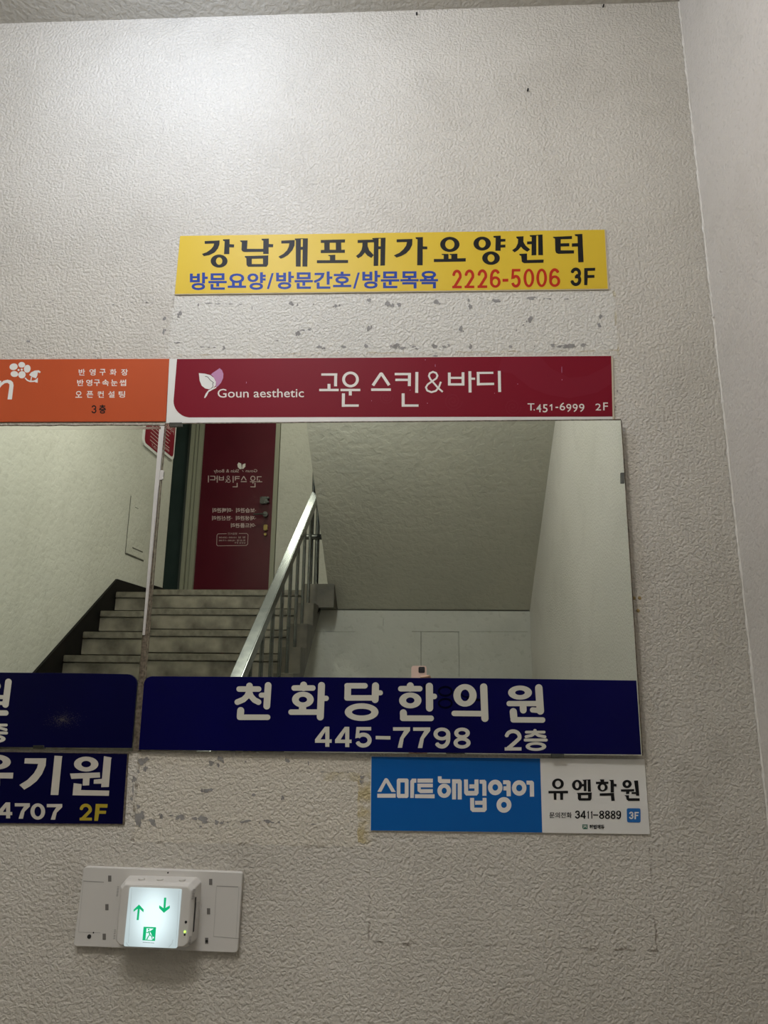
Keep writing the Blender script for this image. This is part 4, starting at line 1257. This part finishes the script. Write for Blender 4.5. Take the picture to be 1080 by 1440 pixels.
for x, y, r in ((843, 595, .0028), (829, 743, .0022)):
    q = on_plane(*T_(x, y), WALL, FD)
    MB().tube(q + Vector((0, .002, 0)), q + Vector((0, -.0006, 0)), r, 12).build('button', M['hole'], t)
q = on_plane(*T_(831, 708), WALL, FD)
MB().tube(q + Vector((0, .002, 0)), q + Vector((0, -.0012, 0)), .0020, 12).build('indicator_led', M['led'], t)
vt = MB()
for (xa, ya, xb, yb, nn) in ((940, 218, 920, 325, 8), (895, 765, 880, 855, 7), (50, 185, 38, 290, 7), (14, 690, 4, 790, 6)):
    for i in range(nn):
        s_ = i / (nn - 1)
        x, y = xa + (xb - xa) * s_, ya + (yb - ya) * s_
        w = 26 if xa > 500 else 20
        q = [on_plane(*T_(x + dx, y + dy), WALL, FD - .0005) for dx, dy in ((-w / 2, -2.5), (w / 2, -2.5), (w / 2, 2.5), (-w / 2, 2.5))]
        vt.prism(q, (0, .0012, 0))
vt.build('vent', M['plastic_dark'], t)['kind'] = 'stuff'
vt = MB()
vt.box(x1 - .001, x1 + .0015, -.040, -.034, z0 + .028, z1 - .030)
vt.build('side_slot', M['hole'], t)
MB().box(x1 - .001, x1 + .0045, -.034, -.022, z0 + .05, z0 + .085).build('side_latch', M['plastic'], t, bevel=.002)
for x in (.25, .5, .8):
    xc = x0 + (x1 - x0) * x
    MB().tube((xc, -.033, z1 + .0005), (xc, -.033, z1 + .0035), .007, 14).build('top_screw_cap', M['plastic'], t)

# ------------------------------------------------------------------ ceiling lamps, all but the first added as fill (their light is set at the top)
for i, (x, y, zc, lab) in enumerate(((HALF_LAMP[0], HALF_LAMP[1], CEIL, 'white ceiling lamp socket close above the mirror wall'), (REAR_FILL[0], REAR_FILL[1], CEIL, 'socket of the added fill lamp at the rear edge of the half landing'), (STAIR_FILL[0], STAIR_FILL[1], STAIR_FILL[2], 'square body of the added fill lamp above the stone stairs to the red door'), (-1.3, -4.1, TOP, 'square body of the added fill lamp over the upper landing'))):
    t = empty('ceiling_lamp', (x, y, zc), lab, 'lamp')
    if zc > 4:
        MB().box(x - .16, x + .16, y - .16, y + .16, zc - .035, zc).build('lamp_body', M['plastic'], t, bevel=.006)
        MB().box(x - .14, x + .14, y - .14, y + .14, zc - .050, zc - .035).build('diffuser', M['white_face'], t, bevel=.006)
    else:
        MB().tube((x, y, zc), (x, y, zc - .02), .06, 24).build('lamp_body', M['plastic'], t)
        MB().tube((x, y, zc - .02), (x, y, zc - .07), .02, 16).build('lamp_socket', M['plastic'], t)

# ------------------------------------------------------------------ phone held up in front of the mirror, and the photographer
C2W = lambda x, y, z: CAM + RT * x + UP * y + FW * z     # right, up, forward from the lens
LX, LY = .0, .0
t = empty('phone', C2W(-.01, -.125, -.008), 'pale pink phone with a black camera square, held up in the mirror', 'phone')


def slabp(x0, x1, y0, y1, z0, z1, r, n=5):
    pts = arc_corner(x0 + r, y0 + r, r, 180, 270, n) + arc_corner(x1 - r, y0 + r, r, 270, 360, n) + arc_corner(x1 - r, y1 - r, r, 0, 90, n) + arc_corner(x0 + r, y1 - r, r, 90, 180, n)
    return MB().prism([C2W(x, y, z0) for x, y in pts], FW * (z1 - z0))


slabp(-.0455, .0260, -.126, .0205, -.0135, -.0055, .010).build('phone_case', M['phone'], t, bevel=.001)
slabp(-.0120, .0180, -.0135, .0155, -.0056, -.0040, .006).build('camera_module', M['phone_dark'], t, bevel=.0005)
M['lens'] = simple('lens_ring', (.05, .05, .06), .15, .6)
for (x, y) in ((-.0045, .0080), (-.0045, -.0060), (.0100, .0010)):
    MB().tube(C2W(x, y, -.0042), C2W(x, y, -.0034), .0055, 16).build('camera_lens', M['lens'], t)
slabp(-.0425, .0230, -.123, .0175, -.0138, -.0134, .008).build('phone_screen', M['phone_dark'], t)


def skin_mesh(chain_list, levels=2):
    """chains: list of (points, radii, parent index or None); returns verts, faces of one skinned body"""
    vs, es, rs = [], [], []
    for pts, rad, root in chain_list:
        prev = root
        for p, r in zip(pts, rad):
            vs.append(p); rs.append(r)
            if prev is not None: es.append((prev, len(vs) - 1))
            prev = len(vs) - 1
    me = bpy.data.meshes.new('sk')
    me.from_pydata([tuple(v) for v in vs], es, [])
    ob = bpy.data.objects.new('sk', me)
    COL.objects.link(ob)
    ob.modifiers.new('s', 'SKIN')
    sv = me.skin_vertices[0].data
    for i, r in enumerate(rs): sv[i].radius = (r, r) if isinstance(r, float) else r
    sv[0].use_root = True
    sb = ob.modifiers.new('b', 'SUBSURF')
    sb.levels = levels
    dg = bpy.context.evaluated_depsgraph_get()
    ev = bpy.data.meshes.new_from_object(ob.evaluated_get(dg))
    out = ([v.co.copy() for v in ev.vertices], [tuple(p.vertices) for p in ev.polygons])
    bpy.data.objects.remove(ob)
    bpy.data.meshes.remove(me)
    bpy.data.meshes.remove(ev)
    return out


V3 = Vector
zs = HALF - RISE * 5                      # tread under the feet
yb_ = -2.10
pers = empty('person', (0.0, yb_, zs), 'person in a grey jacket holding up a pale pink phone in the mirror', 'person')
hip = V3((-.02, yb_, zs + .84))
chest = V3((-.02, yb_ + .01, zs + 1.16))
neck = V3((-.02, yb_ + .02, zs + 1.34))
hc = V3((-.02, yb_ + .05, zs + 1.47))     # head centre
wr = C2W(.055, -.135, -.040)
el = V3((.20, -1.98, 1.02))
sh = V3((.15, yb_, zs + 1.30))
wl_ = V3((-.24, -1.98, zs + .74)); ell = V3((-.25, -2.13, zs + 1.0)); shl = V3((-.19, yb_, zs + 1.30))
body = MB()
# head, neck, right palm with fingers, left hand
def ellipsoid(c, rx, ry, rz, keep=None, nu=28, nv=18):
    vs, fs = [], []
    for a in range(nv + 1):
        th = math.pi * a / nv
        for b in range(nu):
            ph = 2 * math.pi * b / nu
            vs.append(c + V3((rx * math.sin(th) * math.cos(ph), ry * math.sin(th) * math.sin(ph), rz * math.cos(th))))
    for a in range(nv):
        for b in range(nu):
            f = (a * nu + b, a * nu + (b + 1) % nu, (a + 1) * nu + (b + 1) % nu, (a + 1) * nu + b)
            if keep is None or all(keep(vs[i] - c) for i in f): fs.append(f)
    return vs, fs


hv, hf = ellipsoid(hc, .074, .092, .112)
for q in hv:                                             # jaw narrows, face flattens, nose and brow stand out
    d = q - hc
    if d.z < -.02: q.x = hc.x + d.x * (1 + (d.z + .02) * 2.6)
    if d.y > .03:
        q.y -= .006
        q.y += .020 * math.exp(-((d.x / .012) ** 2 + ((d.z + .020) / .020) ** 2)) + .006 * math.exp(-((d.x / .05) ** 2 + ((d.z - .025) / .012) ** 2))
body.add(hv, hf)
for s_ in (-1, 1): body.add(*ellipsoid(hc + V3((s_ * .076, -.004, -.008)), .009, .018, .030, nu=12, nv=8))
body.add(*skin_mesh([([chest, neck + V3((0, 0, -.03)), neck + V3((0, 0, .03)), hc + V3((0, -.012, -.06))], [.07, .058, .050, .050], None)]))
palm = [wr + (el - wr) * .35, wr, C2W(.048, -.100, -.032), C2W(.043, -.068, -.029)]
body.add(*skin_mesh([(palm, [.030, .025, (.030, .014), (.034, .012)], None)]))
for y, ln_ in ((-.034, 1.0), (-.053, 1.08), (-.072, 1.0), (-.090, .85)):
    body.add(*skin_mesh([([C2W(.041, y - .012, -.028), C2W(.038, y + .006, -.014), C2W(.034, y + .002, .0025), C2W(.034 - .022 * ln_, y - .001, .0035), C2W(.034 - .038 * ln_, y - .002, .0025)], [.0085, .0085, .0080, .0075, .0062], None)], 1))
body.add(*skin_mesh([([C2W(.046, -.085, -.030), C2W(.030, -.070, -.030), C2W(.010, -.055, -.026), C2W(-.006, -.045, -.024)], [.013, .012, .010, .008], None)], 1))
body.add(*skin_mesh([([ell + (wl_ - ell) * .6, wl_, wl_ + V3((0, .01, -.05)), wl_ + V3((0, .015, -.09))], [.03, .024, (.018, .034), (.014, .036)], None)]))
for j in range(4):
    b0 = wl_ + V3((0, -.012 + j * .019, -.085))
    body.add(*skin_mesh([([b0, b0 + V3((.002, .002, -.04)), b0 + V3((.012, .004, -.068)), b0 + V3((.022, .004, -.082))], [.0085, .008, .0075, .0065], None)], 1))
b0 = wl_ + V3((0, .03, -.03))
body.add(*skin_mesh([([b0, b0 + V3((.012, .022, -.03)), b0 + V3((.018, .026, -.058))], [.011, .010, .008], None)], 1))
ft_l, ft_r = V3((-.11, yb_ + .03, zs + .07)), V3((.07, yb_ + .03, zs + .07))
body.build('body', M['skin'], pers, smooth=True)
jk = MB()
jk.add(*skin_mesh([([hip + V3((0, 0, -.13)), hip + V3((0, 0, .12)), chest, chest + V3((0, 0, .12)), neck + V3((0, 0, -.02))], [(.155, .105), (.145, .10), (.165, .11), (.13, .085), (.062, .062)], None),
                   ([sh, el, wr + (el - wr) * .22], [.062, .050, .040], 3), ([shl, ell, wl_ + (ell - wl_) * .1], [.062, .050, .040], 3)]))
jk.build('jacket', M['jacket'], pers, smooth=True)
trs = MB()
hL, hR = hip + V3((-.085, 0, -.06)), hip + V3((.085, 0, -.06))
trs.add(*skin_mesh([([hip + V3((0, 0, .02)), hip + V3((0, 0, -.07))], [(.155, .11), (.13, .11)], None), ([V3((-.105, yb_, zs + .60)), V3((-.11, yb_ + .02, zs + .44)), V3((-.11, yb_, zs + .07))], [.082, .066, .052], 1), ([V3((.065, yb_, zs + .60)), V3((.07, yb_ + .02, zs + .44)), V3((.07, yb_, zs + .07))], [.082, .066, .052], 1)]))
trs.build('trousers', M['trousers'], pers, smooth=True)
for s_ in (-.11, .07):
    MB().add(*skin_mesh([([V3((s_, yb_ - .06, zs + .045)), V3((s_, yb_ + .03, zs + .043)), V3((s_, yb_ + .12, zs + .036))], [.043, .044, .035], None)])).build('shoe', M['hair'], pers, smooth=True)
hr_ = MB()
hr_.add(*ellipsoid(hc + V3((0, -.008, .010)), .086, .100, .116, keep=lambda d: d.z > .045 or (d.y < .012 and d.z > -.075)))
hr_.build('hair', M['hair'], pers, smooth=True)
for s_ in (-.032, .032):
    MB().tube(hc + V3((s_ - .011, .074, .004)), hc + V3((s_ + .011, .074, .004)), .006, 8).build('eye', M['hair'], pers)
MB().tube(hc + V3((-.020, .072, -.055)), hc + V3((.020, .072, -.055)), .006, 8).build('mouth', simple('lips', (.40, .14, .12), .5), pers)
